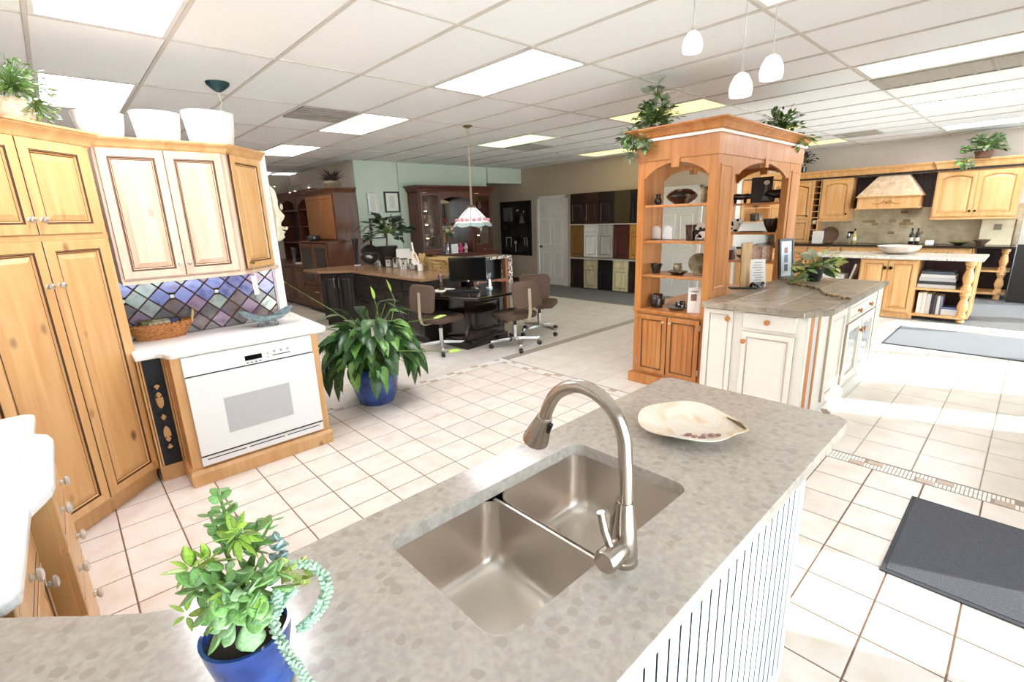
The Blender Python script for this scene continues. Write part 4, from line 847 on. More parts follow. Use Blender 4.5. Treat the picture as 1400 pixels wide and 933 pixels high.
pot('bowl', 932, 279, 4.22, 1.72, [(.1,0),(9,0),(11,1),(18,6),(21,10),(19,14),(12,19),(8,20),(7,19),(.1,16)], COPP, 'wide black bowl with copper shoulder on the top hutch shelf')
pot('vase', 962, 278, 4.2, 1.72, [(.1,0),(3,0),(4,2),(4.2,10),(3.6,15),(5,21),(4.4,21),(3,15),(.1,14)], TAN, 'tall tan vase beside the hutch post')
for px, lab in ((897, 'clear glass standing panel next to the hutch side'), (913, 'clear glass standing panel with a rounded top')):
    p = PX(px, 328, 4.22); g = thing('glass_ornament', lab, 'glass', (p.x, p.y, 1.401), 0, 'glass ornaments on the hutch'); MB().box(-.03, -.05, 0, .03, .05, .01).obj('base', GLB, g)
    MB(Matrix.Rotation(PI/2, 4, 'Z')).vprism([(-.045, .01), (.045, .01), (.045, .09)] + [(.045*math.cos(a*PI/8), .09 + .04*math.sin(a*PI/8)) for a in range(1, 8)] + [(-.045, .09)], -.006, .006).obj('panel', plain('frosted glass', 'F4F6F8', .2, var=0, alpha=.55), g)
pot('cup', 944, 328, 4.18, 1.40, [(.1,0),(6,0),(6.6,10),(7.6,21),(7,21),(6,10),(.1,3)], POTBR, 'tall dark brown cup on the second hutch shelf')
def standplate(px, py, X, z, r, mat, label, tilt=.35, rz=-1.0):
    p = PX(px, py, X); t = thing('display_plate', label, 'plate', (p.x, p.y, z + .001), rz); o = MB().lathe((0,0,0), [(.001,0),(r*.5,0),(r,.018),(r,.022),(r*.5,.006),(.001,.006)], 28).obj('plate', mat, t, True); o.matrix_local = Matrix.Translation((0,0,r + .012)) @ Matrix.Rotation(PI/2 - tilt, 4, 'X')
    m = MB(); 
    for s in (-1, 1): m.tube([(s*r*.4, -.06, .012), (s*r*.4, -.035, .004), (s*r*.4, .06, .004), (s*r*.35, .07, r*.9)], .003, 6)
    m.tube([(-r*.4, .02, .004), (r*.4, .02, .004)], .003, 6); m.obj('wire_stand', BLACK, t, True)
standplate(958, 328, 4.2, 1.40, .07, mottle('bird plate', ['1A1514', 'E8E2DA'], 20, .3, pos=[.48, .52]), 'black and white plate standing on the second hutch shelf')
pot('cup', 897, 374, 4.2, 1.085, [(.1,0),(5.5,0),(6.3,5),(8.8,14),(8.2,14),(5.8,5),(.1,3)], POTB, 'ridged black flared cup on the third hutch shelf')
pot('plate', 926, 375, 4.2, 1.085, [(.1,0),(8,0),(9,1),(14,4),(14,5),(9,2.4),(.1,2)], POTB, 'black saucer under the small tan vase', 'plate'); p = PX(926, 375, 4.2)
pot('vase', 0, 0, 0, 1.099, [(.1,0),(4.5,0),(5.5,3),(6.6,7),(6,10),(5.2,11.5),(6.3,13.5),(5.5,13.5),(4.5,11),(.1,9)], TAN, 'small tan vase on a black saucer', at=p)
standplate(955, 377, 4.2, 1.085, .095, mottle('olive plate', ['4A4434', '8B8265', '2A2620'], 8, .3), 'olive oval plate on a wire stand on the third hutch shelf')
pot('pot', 898, 420, 4.2, HB, [(.1,0),(8,0),(8.5,1),(8.3,3),(11,5),(11.3,12),(9.5,19),(8.8,19.5),(8,18),(.1,16)], POTBR, 'dark brown lidded pot on the hutch base top')
pot('plate', 925, 421, 4.2, HB, [(.1,0),(10,0),(11,1),(15,4),(15,5),(11,2.4),(.1,2)], mottle('grey plate', ['5A5650', '8A857C'], 10, .3), 'grey plate under the black and white cup', 'plate'); p = PX(930, 421, 4.22)
cupo = pot('cup', 0, 0, 0, HB + .014, [(.1,0),(5,0),(7,1.5),(7.5,9),(6.9,9),(6.3,2),(.1,1.6)], mottle('mask cup', ['0C0B0B', 'F0EBE4'], 28, .3, pos=[.5, .53]), 'black and white patterned cup on a grey plate', at=p)
p = PX(949, 424, 4.13); o = MB().box(-.055, -.008, 0, .055, .008, .23).obj('card', plain('card white', 'F3F0EE', .5, var=0)); cdt = thing('display_card', 'white printed card with a small photo leaning on the hutch base', 'card', (p.x, p.y + .005, HB + .001), -1.15); o.parent = cdt; o.matrix_local = Matrix.Rotation(-.12, 4, 'X')
MB().box(-.03, -.0095, .11, .02, -.0078, .17).obj('photo', mottle('card photo', ['5A2A1C', 'B08A72'], 60, .4), o)
MB().box(-.035, -.0095, .19, .03, -.0078, .2).obj('print_line', plain('print grey', '8A8480', .7, var=0), o)
# far shelf items seen through the island-side arch
def far_pt(px, z): p = PX(px, 300, 5.84); return Vector((p.x, p.y, z + .001))
def tagat(o, p, label, cat, group=None): o.location = p; return tag(o, label, cat, group)
t = thing('animal_figurine', 'black bull figurine on the top hutch shelf', 'figurine', tuple(far_pt(1009, 1.72)), -PI/2); m = MB(); m.tube([(-.1,0,.07), (-.05,0,.075), (.03,0,.07), (.08,0,.075), (.115,0,.07), (.135,0,.055)], [.012,.036,.032,.034,.024,.012], 10)
for x in (-.06, -.035, .05, .075): m.tube([(x, .015*(1 if x in (-.06, .05) else -1), .05), (x, .015*(1 if x in (-.06, .05) else -1), 0)], [.014, .009], 8)
m.tube([(.11,-.03,.105), (.108,-.015,.09), (.108,.015,.09), (.11,.03,.105)], .005, 6); m.obj('body', POTB, t, True)
t = thing('animal_figurine', 'black bear figurine beside the hutch post', 'figurine', tuple(far_pt(1060, 1.72)), PI/2); m = MB(); m.tube([(-.09,0,.08), (-.05,0,.09), (.02,0,.085), (.07,0,.095), (.11,0,.09), (.135,0,.075)], [.02,.05,.047,.04,.03,.014], 10)
for x in (-.06, -.03, .04, .065): m.tube([(x, .02*(1 if x in (-.06, .04) else -1), .05), (x, .02*(1 if x in (-.06, .04) else -1), 0)], [.022, .016], 8)
m.obj('body', POTB, t, True)
t = thing('picture_panel', 'tall black panel with a white bird motif on the top hutch shelf', 'picture', tuple(far_pt(1038, 1.72)), -PI/2); MB().box(-.11, -.012, 0, .11, .012, .27).obj('board', plain('black board', '171514', .3, var=.05), t); MB().lathe((0,0,0), [(.001,0),(.025,.001),(.001,.004)], 12, sx=1.3).obj('bird_motif', plain('white print', 'E8E4DE', .6, var=0), t).matrix_local = Matrix.Translation((.05,-.013,.21)) @ Matrix.Rotation(PI/2, 4, 'X'); MB().vprism([(.0, .02), (.09, .02), (.06, .07), (.06, .19), (.035, .19), (.03, .08)], -.0135, -.0122).obj('body_motif', plain('grey print', '6E6A66', .6, var=0), t)
BW_ = [(.1,0),(5,0),(6,1),(11,12),(13,19),(12.2,19),(10,11),(.1,3)]
pot('bowl', 0, 0, 0, 1.40, BW_, mottle('dotted bowl', ['0F0E0D', 'E9E5DC'], 22, .25, 'voronoi', pos=[.34, .3] and [.3, .36]), 'black bowl with pale dots on the hutch back shelf', s=.0078, at=far_pt(1004, 1.4))
pot('bowl', 0, 0, 0, 1.40, BW_, POTB, 'plain black bowl beside the hutch post', s=.0075, at=far_pt(1056, 1.4))
tr = MB().box(-.13, -.05, 0, .13, .05, .012).obj('tray', POTB, None, bevel=.004); tr.rotation_euler = (0, 0, PI/2); tagat(tr, far_pt(1030, 1.4), 'flat black tray between two bowls on the hutch', 'tray')
tg_ = thing('letter_box', 'dark red wooden letter box with papers on the low hutch shelf', 'box', tuple(far_pt(1000, 1.085)), -PI/2); MB().box(-.1, -.05, 0, .06, .05, .11).obj('box', wood('dark red wood', '3E1C14', '552A1E'), tg_, bevel=.004)
for k in range(3): MB(Matrix.Translation((.0 + k*.03, -.03 + k*.02, .05)) @ Matrix.Rotation(-.6, 4, 'Y')).box(-.06, -.001, 0, .06, .001, .09).obj('paper', plain('paper', 'EEE9E0', .8, var=.02), tg_)
for px, lab in ((1038, 'copper mesh glass jar beside its twin on the low hutch shelf'), (1053, 'copper mesh glass jar close to the hutch post')):
    p = far_pt(px, 1.085); j = thing('glass_jar', lab, 'jar', tuple(p), 0, 'glass jars on the low hutch shelf'); MB().lathe((0,0,0), [(.001,0),(.05,0),(.054,.01),(.056,.12),(.05,.15),(.03,.165),(.001,.168)], 20).obj('body', mottle('copper mesh glass', ['D9B49A', 'EFE0D4'], 90, .25, 'cells'), j, True); MB().lathe((0,0,.165), [(.012,0),(.014,.012),(.001,.018)], 12).obj('knob', GLB, j, True)
pb = pot('bowl', 0, 0, 0, 1.085 + .168, [(.1,0),(4,0),(5,1),(12,6),(14,9),(13,9),(5,2.5),(.1,2)], plain('violet glaze', '2A2038', .2, coat=.4), 'dark violet dish behind the glass jars', at=far_pt(1043, 1.085)); pb.location = far_pt(1022, 1.085)
# ---- ivy on the hutch
for nm, px, py, rx, seed, n, kinds, lab in (('ivy_plant', 893, 165, .2, 3, 120, ['ivyv', 'ivy', 'dark'], 'variegated ivy trailing over the hutch crown corner'), ('ivy_plant', 1078, 170, .22, 6, 90, ['ivy', 'dark', 'ivy'], 'green ivy on the hutch top at the end over the island')):
    if px < 1000: c_ = Vector((4.16, 2.5, 2.342))
    else: c_ = Vector((5.75, 2.0, 2.342))
    iv = thing(nm, lab, 'plant', tuple(c_)); MB().lathe((0,0,0), [(.001,0),(.05,0),(.06,.07),(.055,.07),(.001,.06)], 18).obj('pot', plain('terracotta', '6A4A38', .8), iv, True)
    bush(iv, (0, 0, .1), int(n*2.1), rx, .055, kinds, random.Random(seed), (-.35, 1.3))
    if px < 1000:
        bush(iv, (-.15, .14, -.0), 90, .13, .055, ['ivyv', 'ivy', 'dark'], random.Random(8), (-1.3, .6)); bush(iv, (-.16, .0, -.06), 40, .1, .055, ['ivyv', 'ivy'], random.Random(9), (-1.4, .2)); bush(iv, (-.14, .17, -.15), 14, .07, .07, ['ivyv'], random.Random(10), (-1.4, .2)); bush(iv, (.0, -.0, .3), 20, .1, .08, ['ivyv'], random.Random(12), (0, 1.4))
    else: bush(iv, (.05, -.2, .0), 26, .1, .075, ['ivy', 'jade'], random.Random(13), (-1.0, .6))
# ================================================================ CREAM ISLAND WITH SLATE TILE TOP
ci = thing('cream_island', 'cream painted island with wood-striped corner and slate tile top', 'island', (0, 0, 0))
foot = [(3.96, 1.85), (3.96, 1.06), (4.14, .985), (6.0, .985), (6.0, 1.85)]
MB().prism([(x, y) for x, y in foot][::1], .09, .868).obj('body', CREAMP, ci); MB().prism([(3.94, 1.85), (3.94, 1.055), (4.13, .965), (6.02, .965), (6.02, 1.85)], 0, .09).obj('plinth', CREAMP, ci)
def f1(p):
    d = panel_door(p, .03, .12, .262, .855, 0, CREAMP, CREAMG, .05, flat=True); knob(d, .225, -.02, .79, CHERRY, .02)
    d = drawer(p, .34, .73, .728, .855, 0, CREAMP, CREAMG, flat=True); knob(d, .53, -.02, .795, CHERRY, .022)
    d = panel_door(p, .34, .12, .728, .70, 0, CREAMP, CREAMG, .055, flat=True); knob(d, .362, -.02, .62, CHERRY, .02)
turned(ci, Matrix.Translation((3.96, 1.855, 0)) @ Matrix.Rotation(-PI/2, 4, 'Z'), f1)
OR = wood('orange stripe wood', 'C07038', 'D48A50')
def f2(p):
    for x0, x1, mt, nm in ((.002, .028, CREAMP, 'stripe'), (.03, .066, OR, 'wood_stripe'), (.068, .11, WHITEP, 'fluted_stripe'), (.112, .13, OR, 'wood_stripe'), (.132, .19, CREAMP, 'stripe')):
        m = MB()
        if nm == 'fluted_stripe':
            for k in range(6): m.tube([(x0 + .0035 + k*.007, -.002, .1), (x0 + .0035 + k*.007, -.002, .866)], .0032, 6)
            m.box(x0, -.002, .1, x1, 0, .866)
        else: m.box(x0, -.008, .1, x1, 0, .866)
        m.obj(nm, mt, p)
turned(ci, Matrix.Translation((3.96, 1.06, 0)) @ Matrix.Rotation(math.atan2(-.075, .18), 4, 'Z'), f2)
LEAD = mottle('leaded glass', ['8C9296', 'C2C8CA'], 20, .12, coat=.5)
def f3(p):
    d = panel_door(p, .08, .14, .52, .85, 0, CREAMP, CREAMG, .07, flat=True)
    d = drawer(p, .62, .7, 1.58, .85, 0, CREAMP, CREAMG)
    for x in (.9, 1.3): knob(d, x, -.02, .765, CHERRY, .022)
    for x0, x1 in ((.62, 1.09), (1.11, 1.58)):
        d = panel_door(p, x0, .14, x1, .68, 0, CREAMP, CREAMG, .085, glass=LEAD); knob(d, x1 - .035 if x0 < 1 else x0 + .035, -.02, .56, CHERRY, .022)
    panel_door(p, 1.64, .14, 1.83, .85, 0, CREAMP, CREAMG, .05, flat=True)
turned(ci, Matrix.Translation((4.14, .985, 0)), f3)
SL = mottle('slate tile', ['6E6256', '9A8E80', 'B0A392', '7E7468'], 4, .28, rnd=.2, dist=1.2, detail=6); SLG = plain('pale grout', 'EAE2D6', .8)
tp = thing('tile_countertop', 'grey-brown slate tile countertop on the cream island', 'countertop', (0, 0, 0)); og = [(3.905, 1.85), (3.905, 1.07), (4.12, .945), (6.055, .945), (6.055, 1.85)]
MB().prism(og, .87, .904).obj('grout_bed', SLG, tp)
ysl = [.99, 1.30, 1.66, 1.85]; xsl = [3.95, 4.42, 5.0, 5.55, 6.01]
for i in range(4):
    for j in range(3):
        P_ = [(xsl[i] + .004, ysl[j] + .004), (xsl[i+1] - .004, ysl[j] + .004), (xsl[i+1] - .004, ysl[j+1] - .004), (xsl[i] + .004, ysl[j+1] - .004)]
        if i == 0 and j == 0: P_ = [(4.142, .994), (4.416, .994), (4.416, 1.296), (3.954, 1.296), (3.954, 1.1)]
        MB().prism(P_, .9, .911).obj('tile', SL, tp, bevel=.002, seg=1)
def edge(a, b, n):
    a = Vector(a); b = Vector(b); d = (b - a).normalized(); nn = Vector((-d.y, d.x))
    for k in range(n):
        p = a + (b - a)*(k/n) + d*.002; q = a + (b - a)*((k+1)/n) - d*.002; MB().prism([tuple(p - nn*.006), tuple(q - nn*.006), tuple(q + nn*.036), tuple(p + nn*.036)], .868, .912).obj('edge_tile', SL, tp, bevel=.002, seg=1)
edge((3.905, 1.85), (3.905, 1.07), 3); edge((3.91, 1.068), (4.12, .945), 3); edge((4.13, .945), (6.05, .945), 6)
# items on the slate top
p = PZ(1018, 395, .912); cs = thing('cutting_board_stand', 'wooden live-edge board standing on a black base on the slate top', 'board', (p.x, p.y + .02, .912), -.9)
MB().prism([(-.12, -.05), (.12, -.05), (.12, .05), (-.12, .05)], 0, .014).obj('base', BLACK, cs, bevel=.003); MB().vprism([(-.025, .014), (.05, .014), (.055, .12), (.045, .2), (.055, .3), (.055, .44), (-.04, .43), (-.04, .3), (-.03, .2), (-.035, .1)], -.012, .012).obj('board', wood('live edge wood', '8A5A30', 'DDB070'), cs, bevel=.004)
p = PZ(1036, 393, .912); sg = thing('paper_sign', 'white printed sign leaning against the wooden board', 'sign', (p.x, p.y, .912), -.75); o = MB().box(-.075, -.003, 0, .075, .003, .27).obj('sheet', plain('sheet', 'F5F3F2', .6, var=0), sg); o.matrix_local = Matrix.Translation((0,0,.003)) @ Matrix.Rotation(-.2, 4, 'X') @ Matrix.Rotation(-.0, 4, 'Y')
m = MB()
for k in range(9): m.box(-.05 + .01*(k % 3), -.0042, .04 + k*.024, .045 - .012*(k % 2), -.0032, .048 + k*.024)
m.obj('print', plain('grey print text', 'A9A4A6', .8, var=0), o)
p = PZ(1082, 373, .912); fr = thing('framed_sign', 'black framed white sign leaning against the hutch post', 'frame', (5.72, 1.79, .912), -.35); m = MB()
for q in ((-.11, .0, -.085, .42), (.085, .0, .11, .42), (-.085, 0, .085, .025), (-.085, .395, .085, .42)): m.box(q[0], -.012, q[1], q[2], .012, q[3])
f0 = m.obj('frame', plain('grey black frame', '33343A', .4, var=0), fr); f0.matrix_local = Matrix.Translation((0, 0, .004)) @ Matrix.Rotation(-.1, 4, 'X'); MB().box(-.085, -.004, .025, .085, .006, .395).obj('sheet', plain('sign sheet', 'EDF1F6', .5, var=0), f0)
for z0, z1, c_ in ((.27, .33, 'B07A80'), (.17, .25, '8A94B4'), (.08, .15, '6E7286')): MB().box(-.03, -.006, z0, .02, -.0045, z1).obj('print_block', plain('block ' + c_, c_, .6, var=0), f0)
p = PZ(1112, 384, .912); vp = thing('potted_plant', 'yellow and green cactus-leaf plant in a dark pot on the slate top', 'potted plant', (p.x, p.y, .912)); MB().lathe((0,0,0), [(.001,0),(.06,0),(.065,.02),(.09,.14),(.085,.14),(.001,.12)], 20).obj('pot', plain('purple black pot', '2C2530', .4), vp, True)
bush(vp, (0,0,.14), 46, .17, .11, ['yel', 'lime', 'ivyv', 'dark'], random.Random(21), (-.5, 1.1)); bush(vp, (-.14, .08, .08), 22, .12, .11, ['ivy', 'dark', 'lime'], random.Random(22), (-.8, .6)); bush(vp, (.13, -.1, .17), 26, .12, .1, ['yel', 'yel', 'lime'], random.Random(23), (-.4, 1.0))
gr = thing('bead_garland', 'brown bead garland lying across the slate top', 'garland', (0, 0, 0)); gp = [PZ(px, py, .918) for px, py in ((1056, 377), (1068, 383), (1080, 388), (1092, 391), (1105, 393), (1118, 397), (1127, 403), (1138, 405), (1150, 408), (1163, 411))]; gp = [Vector((q.x, min(q.y, 1.825), q.z)) for q in gp]; m = MB(); r = random.Random(4)
for i in range(len(gp) - 1):
    for k in range(9): q = gp[i].lerp(gp[i+1], k/9); m.ball((q.x + r.uniform(-.008, .008), q.y + r.uniform(-.008, .008), .922 + r.uniform(0, .008)), r.uniform(.008, .013), 6, 4)
b_ = m.obj('beads', mottle('seed beads', ['3A2618', '8A6A40', 'B89A68'], 60, .4, 'cells'), gr, True); b_['kind'] = 'stuff'; MB().tube([q + Vector((0,0,.004)) for q in gp], .003, 5).obj('cord', BRONZE, gr)
p = PZ(998, 392, .912); bb = thing('black_ribbon_bowl', 'black woven leather bowl behind the wooden board', 'bowl', (p.x + .05, 1.78, .912)); m = MB()
for k in range(9): a = k*.7; m.tube([(.09*math.cos(a + t*.35)*(1 + .1*math.sin(t)), .05*math.sin(a + t*.35), .012 + .035*abs(math.sin(t*.6 + k))) for t in range(7)], .012, 6)
m.obj('strands', plain('black leather', '0E0D0E', .25, var=0), bb, True)
# ================================================================ PENDANT LAMPS
PG = plain('white pendant glass', 'FBFAF8', .2, var=0, emit=.5)
for (px, py, z, lab) in ((947, 58, 2.2, 'white glass pendant lamp hanging highest of the three'), (1013, 117, 2.2, 'white glass pendant lamp hanging lowest of the three'), (1055, 93, 2.2, 'white glass pendant lamp beside the lowest one')):
    p = PZ(px, py, z); L = thing('pendant_lamp', lab, 'pendant lamp', (p.x, p.y, CEIL), 0, 'white pendant lamps'); h = z - CEIL; s = {947: .62, 1013: .95, 1055: .85}[px]
    MB().lathe((0,0,h), [(.048*s,-.048*s),(.053*s,-.02*s),(.048*s,.01*s),(.03*s,.045*s),(.014*s,.055*s),(.012*s,.055*s),(.027*s,.043*s),(.044*s,.01*s),(.048*s,-.02*s),(.044*s,-.048*s)], 28, cap0=False, cap1=False).obj('shade', PG, L, True); MB().ball((0,0,h - .015*s), .026*s, 12, 8).obj('bulb', emis('bulb', 'FFF6E6', 6), L, True)
    MB().cyl((0,0,h + .05*s), (0,0,h + .075*s), .012, .006, 12).obj('socket', NICKEL, L); MB().cyl((0,0,h + .075*s), (0,0,-.02), .0022, None, 6).obj('cord', plain('grey cord', 'B9B4B0', .5), L); MB().lathe((0,0,-.022), [(.001,0),(.05,.004),(.055,.014)], 20).obj('canopy', NICKEL, L, True)
# ================================================================ RIGHT KITCHEN (faces -X; local x = 4.2 - Y, wall at y = .6)
RT = Matrix.Translation((11.5, 4.2, 0)) @ Matrix.Rotation(-PI/2, 4, 'Z')
def rk(name, label, cat, Y=4.2, X=11.5, z=0, group=None): return thing(name, label, cat, (X, Y, z), -PI/2, group)
DKN = plain('dark knob', '2A1D16', .35, .5, var=0); BEADK = plain('dark plum beadboard', '33252C', .5)
def kn(d, x, y, z, r=.02): return knob(d, x, y, z, DKN, r)
# tall garage cabinet and wine rack
c_ = rk('tall_cabinet', 'honey maple counter cabinet with an arched door above a tambour door', 'cabinet', 4.0); MB().box(0, .27, .915, .67, .59, 2.19).obj('body', MAPLE, c_)
d = panel_door(c_, .06, 1.42, .64, 2.15, .27, MAPLE, GLAZE, .07, arch=.06); kn(d, .6, .25, 1.47); d = panel_door(c_, .06, .94, .64, 1.38, .27, MAPLE, GLAZE, .06, flat=True)
for k in range(7): MB().box(.13, .255, 1.005 + k*.045, .57, .262, 1.04 + k*.045).obj('slat', MAPLE, d)
c_ = rk('wine_rack', 'tall narrow maple wine rack with dark square cubbies', 'wine rack', 3.33); m = MB(); m.box(0, .27, .915, .014, .59, 2.19); m.box(.126, .27, .915, .14, .59, 2.19); m.obj('side', MAPLE, c_); MB().box(.014, .55, .915, .126, .59, 2.19).obj('back', plain('rack dark', '1C1210', .8), c_)
for k in range(11): MB().box(.014, .272, .93 + k*.124, .126, .55, .942 + k*.124).obj('shelf', MAPLE, c_)
w_ = MB().tube([(.07, .3, 0), (.07, .5, 0)], .035, 14).obj('wine_bottle', plain('foil white', 'D8D4CE', .3, .3), None, True); w_.location = RT @ Vector((.87, 0, 1.351)); w_.rotation_euler = (0, 0, -PI/2); tag(w_, 'pale bottle end lying in the narrow wine rack', 'bottle')
def upper(Y0, Y1, nd, label, z0=1.385, z1=2.19, yf=.27, kr=None):
    Wd = Y0 - Y1; c_ = rk('wall_cabinet', label, 'cabinet', Y0); MB().box(0, yf, z0, Wd, .59, z1).obj('body', MAPLE, c_); MB().box(-.0, yf - .022, z0 - .03, Wd, .59, z0 - .001).obj('light_rail', MAPLE, c_)
    b = (Wd - .03)/nd
    for k in range(nd):
        x0 = .015 + k*b; d = panel_door(c_, x0 + .004, z0 + .02, x0 + b - .004, z1 - .03, yf, MAPLE, wood('maple line', 'B57C42', 'C48C52'), .075, arch=.05); kn(d, x0 + b - .035 if (k == 0) else x0 + .035, yf - .02, z0 + .11)
    return c_
upper(3.18, 2.65, 1, 'single-door maple wall cabinet between wine rack and range hood'); upper(1.385, .295, 2, 'double-door maple wall cabinet beside the range hood')
# hood with dark panels
c_ = rk('dark_panel', 'dark beadboard wall panel behind the range hood', 'panel', 2.65)
for k in range(25):
    x0 = k*.0505; MB().box(x0, .575, 1.58, x0 + .047, .59, 2.19).obj('board', BEADK, c_)
c_ = rk('range_hood', 'maple range hood with a tapered marbled canopy and carved scroll', 'range hood', 2.53); Wd = 1.0; MB().box(.03, .1, 1.6, Wd - .03, .57, 1.79).obj('band', MAPLE, c_)
MB().box(.01, .08, 1.57, Wd - .01, .57, 1.6).obj('lower_moulding', MAPLE, c_, bevel=.008); MB().box(0, .07, 1.79, Wd, .57, 1.815).obj('upper_moulding', MAPLE, c_, bevel=.006)
MB().rings([[(.01, .08, 1.815), (Wd - .01, .08, 1.815), (Wd - .01, .57, 1.815), (.01, .57, 1.815)], [(.28, .3, 2.18), (.74, .3, 2.18), (.74, .57, 2.18), (.28, .57, 2.18)]]).obj('canopy', mottle('marbled plaster', ['D2B48E', 'E0C6A6', 'EBD8BE'], 9, .6, dist=1), c_)
m = MB()
for s in (-1, 1):
    m.tube([(.5 + s*.02, .098, 1.67), (.5 + s*.05, .095, 1.70), (.5 + s*.09, .095, 1.685), (.5 + s*.13, .095, 1.665), (.5 + s*.19, .096, 1.67), (.5 + s*.24, .098, 1.68)], [.01, .012, .01, .009, .007, .003], 6); m.tube([(.5 + s*.02, .097, 1.68), (.5 + s*.03, .095, 1.72), (.5 + s*.06, .095, 1.725), (.5 + s*.06, .096, 1.705)], .008, 6)
m.ball((.5, .1, 1.69), .025, 10, 6); m.obj('carved_scroll', wood('carved maple', 'B98548', 'CD9A5C'), c_, True)
# crown along the run
c_ = rk('crown_moulding', 'long honey maple crown with a dark band along the wall cabinets', 'moulding', 4.18); MB().sweep([(0, .27), (2.77, .27), (2.79, .24), (3.9, .24), (3.9, .59)], [(o_, z + 2.225) for o_, z in CROWN(.1, .13)]).obj('crown', MAPLE, c_); MB().sweep([(0, .27), (2.77, .27), (2.79, .24), (3.9, .24), (3.9, .59)], [(0, 2.192), (.02, 2.192), (.02, 2.225), (0, 2.225)]).obj('dark_band', ESPR, c_)
MB().box(0, .3, 2.225, 3.88, .59, 2.25).obj('top_board', MAPLE, c_)
# stone backsplash
ss = rk('stone_backsplash', 'tumbled travertine brick backsplash behind the dark counter', 'backsplash', 4.18); MB().box(0, .592, .91, 3.98, .598, 1.6).obj('mortar', plain('mortar', 'C9BCA2', .9), ss)
TRV = mottle('travertine', ['BCA884', 'D6C7A6', 'E2D6BA'], 6, .7, rnd=.2); rr = random.Random(6); m = MB(); row = 0; z = .915
while z < 1.58:
    x = -.055 * (row % 2)
    while x < 3.95:
        m.box(max(0, x) + .002, .584 + rr.uniform(0, .004), z, min(3.97, x + .11) - .002, .592, z + .051) if x + .11 > .02 else None; x += .11
    z += .056; row += 1
o = m.obj('brick_field', TRV, ss); o['kind'] = 'stuff'
for k in range(14):
    x = 1.2 + rr.uniform(0, 2.2); j_ = rr.randint(3, 10); z = .915 + .056*j_; x = round(x/.11)*.11 - .055*(j_ % 2); MB().box(x + .002, .581, z, x + .108, .5838, z + .051).obj('brick', mottle('dark travertine', ['9E835E', 'B79C76'], 8, .7, rnd=.2), ss)
# counter and bases
kc = MB().box(0, -.045, .872, 3.98, .59, .91).obj('countertop', plain('dark stone counter', '2E2622', .2, var=.05), None, bevel=.006); kc.matrix_world = RT; tag(kc, 'dark stone countertop along the maple kitchen wall', 'countertop')
for Y0, Y1, lab in ((4.0, 3.25, 'maple base cabinet below the tall cabinet and wine rack'), (3.24, 2.66, 'maple base cabinet below the single-door wall cabinet'), (2.65, 1.5, 'wide maple base cabinet below the range hood'), (1.49, .72, 'maple base cabinet beside the open end shelf')):
    Wd = Y0 - Y1; c_ = rk('base_cabinet', lab, 'cabinet', Y0); MB().box(0, 0, .1, Wd, .59, .87).obj('body', MAPLE, c_); MB().box(.01, .05, 0, Wd - .01, .59, .1).obj('toe_kick', MAPLE, c_); n = 2 if Wd > .65 else 1
    for k in range(n):
        b = (Wd - .02)/n; x0 = .01 + k*b; d = drawer(c_, x0 + .006, .7, x0 + b - .006, .85, 0, MAPLE, MATS['maple line']); kn(d, x0 + b - .08 if k == 0 else x0 + .08, -.02, .775); d = panel_door(c_, x0 + .006, .12, x0 + b - .006, .68, 0, MAPLE, MATS['maple line']); kn(d, x0 + b - .04, -.02, .6)
def turned_post(parent, x, y, z0, z1, r=.05, name='turned_post', mat=None):
    h = z1 - z0; f = [(.95,0),(.95,.1),(.65,.12),(.82,.15),(.65,.19),(.8,.28),(1,.4),(.9,.54),(.66,.68),(.6,.75),(.82,.79),(.65,.83),(.95,.87),(.95,1)]; return MB().lathe((x, y, z0), [(r*a, h*b) for a, b in f], 20).obj(name, mat or MAPLE, parent, True)
c_ = rk('end_shelf', 'open maple end shelf with turned posts and dark back below the dark counter', 'shelf', .71); MB().box(0, .57, .1, .5, .59, .868).obj('back', BEADK, c_); MB().box(0, 0, .06, .018, .57, .868).obj('side', MAPLE, c_); 
for k in range(9): MB().box(.02 + k*.053, .56, .1, .067 + k*.053, .57, .868).obj('board', BEADK, c_)
for z in (.1, .48): MB().prism([(.018, .02), (.4, .02), (.49, .12), (.49, .57), (.018, .57)], z, z + .03).obj('shelf', MAPLE, c_)
turned_post(c_, .4, .08, .13, .48, .06); turned_post(c_, .4, .08, .51, .868, .06); MB().lathe((.4, .08, 0), [(.03,0),(.05,.02),(.045,.07),(.03,.1)], 16).obj('bun_foot', MAPLE, c_, True)
# corner shelves on the side wall
c_ = thing('open_shelf_unit', 'open maple wall shelves in the corner behind the hutch', 'shelf', (10.3, 3.87, 0)); m = MB(); m.box(.68, 0, 1.39, .7, .32, 2.2); m.box(0, .3, 1.39, .68, .32, 2.2); m.obj('back_and_side', MAPLE, c_)
for z in (1.39, 1.66, 1.92, 2.18): MB().box(0, 0, z, .68, .3, z + .022).obj('shelf', MAPLE, c_)
c_ = thing('wall_cabinet', 'maple corner wall cabinet with an arched glass door', 'cabinet', (11.005, 3.87, 0)); MB().box(0, 0, 1.39, .76, .32, 2.2).obj('body', MAPLE, c_); d = panel_door(c_, .04, 1.72, .5, 2.16, 0, MAPLE, MATS['maple line'], .07, arch=.06, glass=plain('tan glass', 'B08A58', .2, var=.05)); d = panel_door(c_, .04, 1.41, .5, 1.69, 0, MAPLE, MATS['maple line'], .05, flat=True); kn(d, .27, -.02, 1.45)
c_ = thing('crown_moulding', 'short maple crown above the corner shelves', 'moulding', (10.3, 3.87, 0)); MB().sweep([(0, .3), (0, 0), (1.2, 0)], [(o_, z + 2.225) for o_, z in CROWN(.09, .12)]).obj('crown', MAPLE, c_); MB().box(0, -.01, 2.203, 1.25, .3, 2.224).obj('dark_band', ESPR, c_)
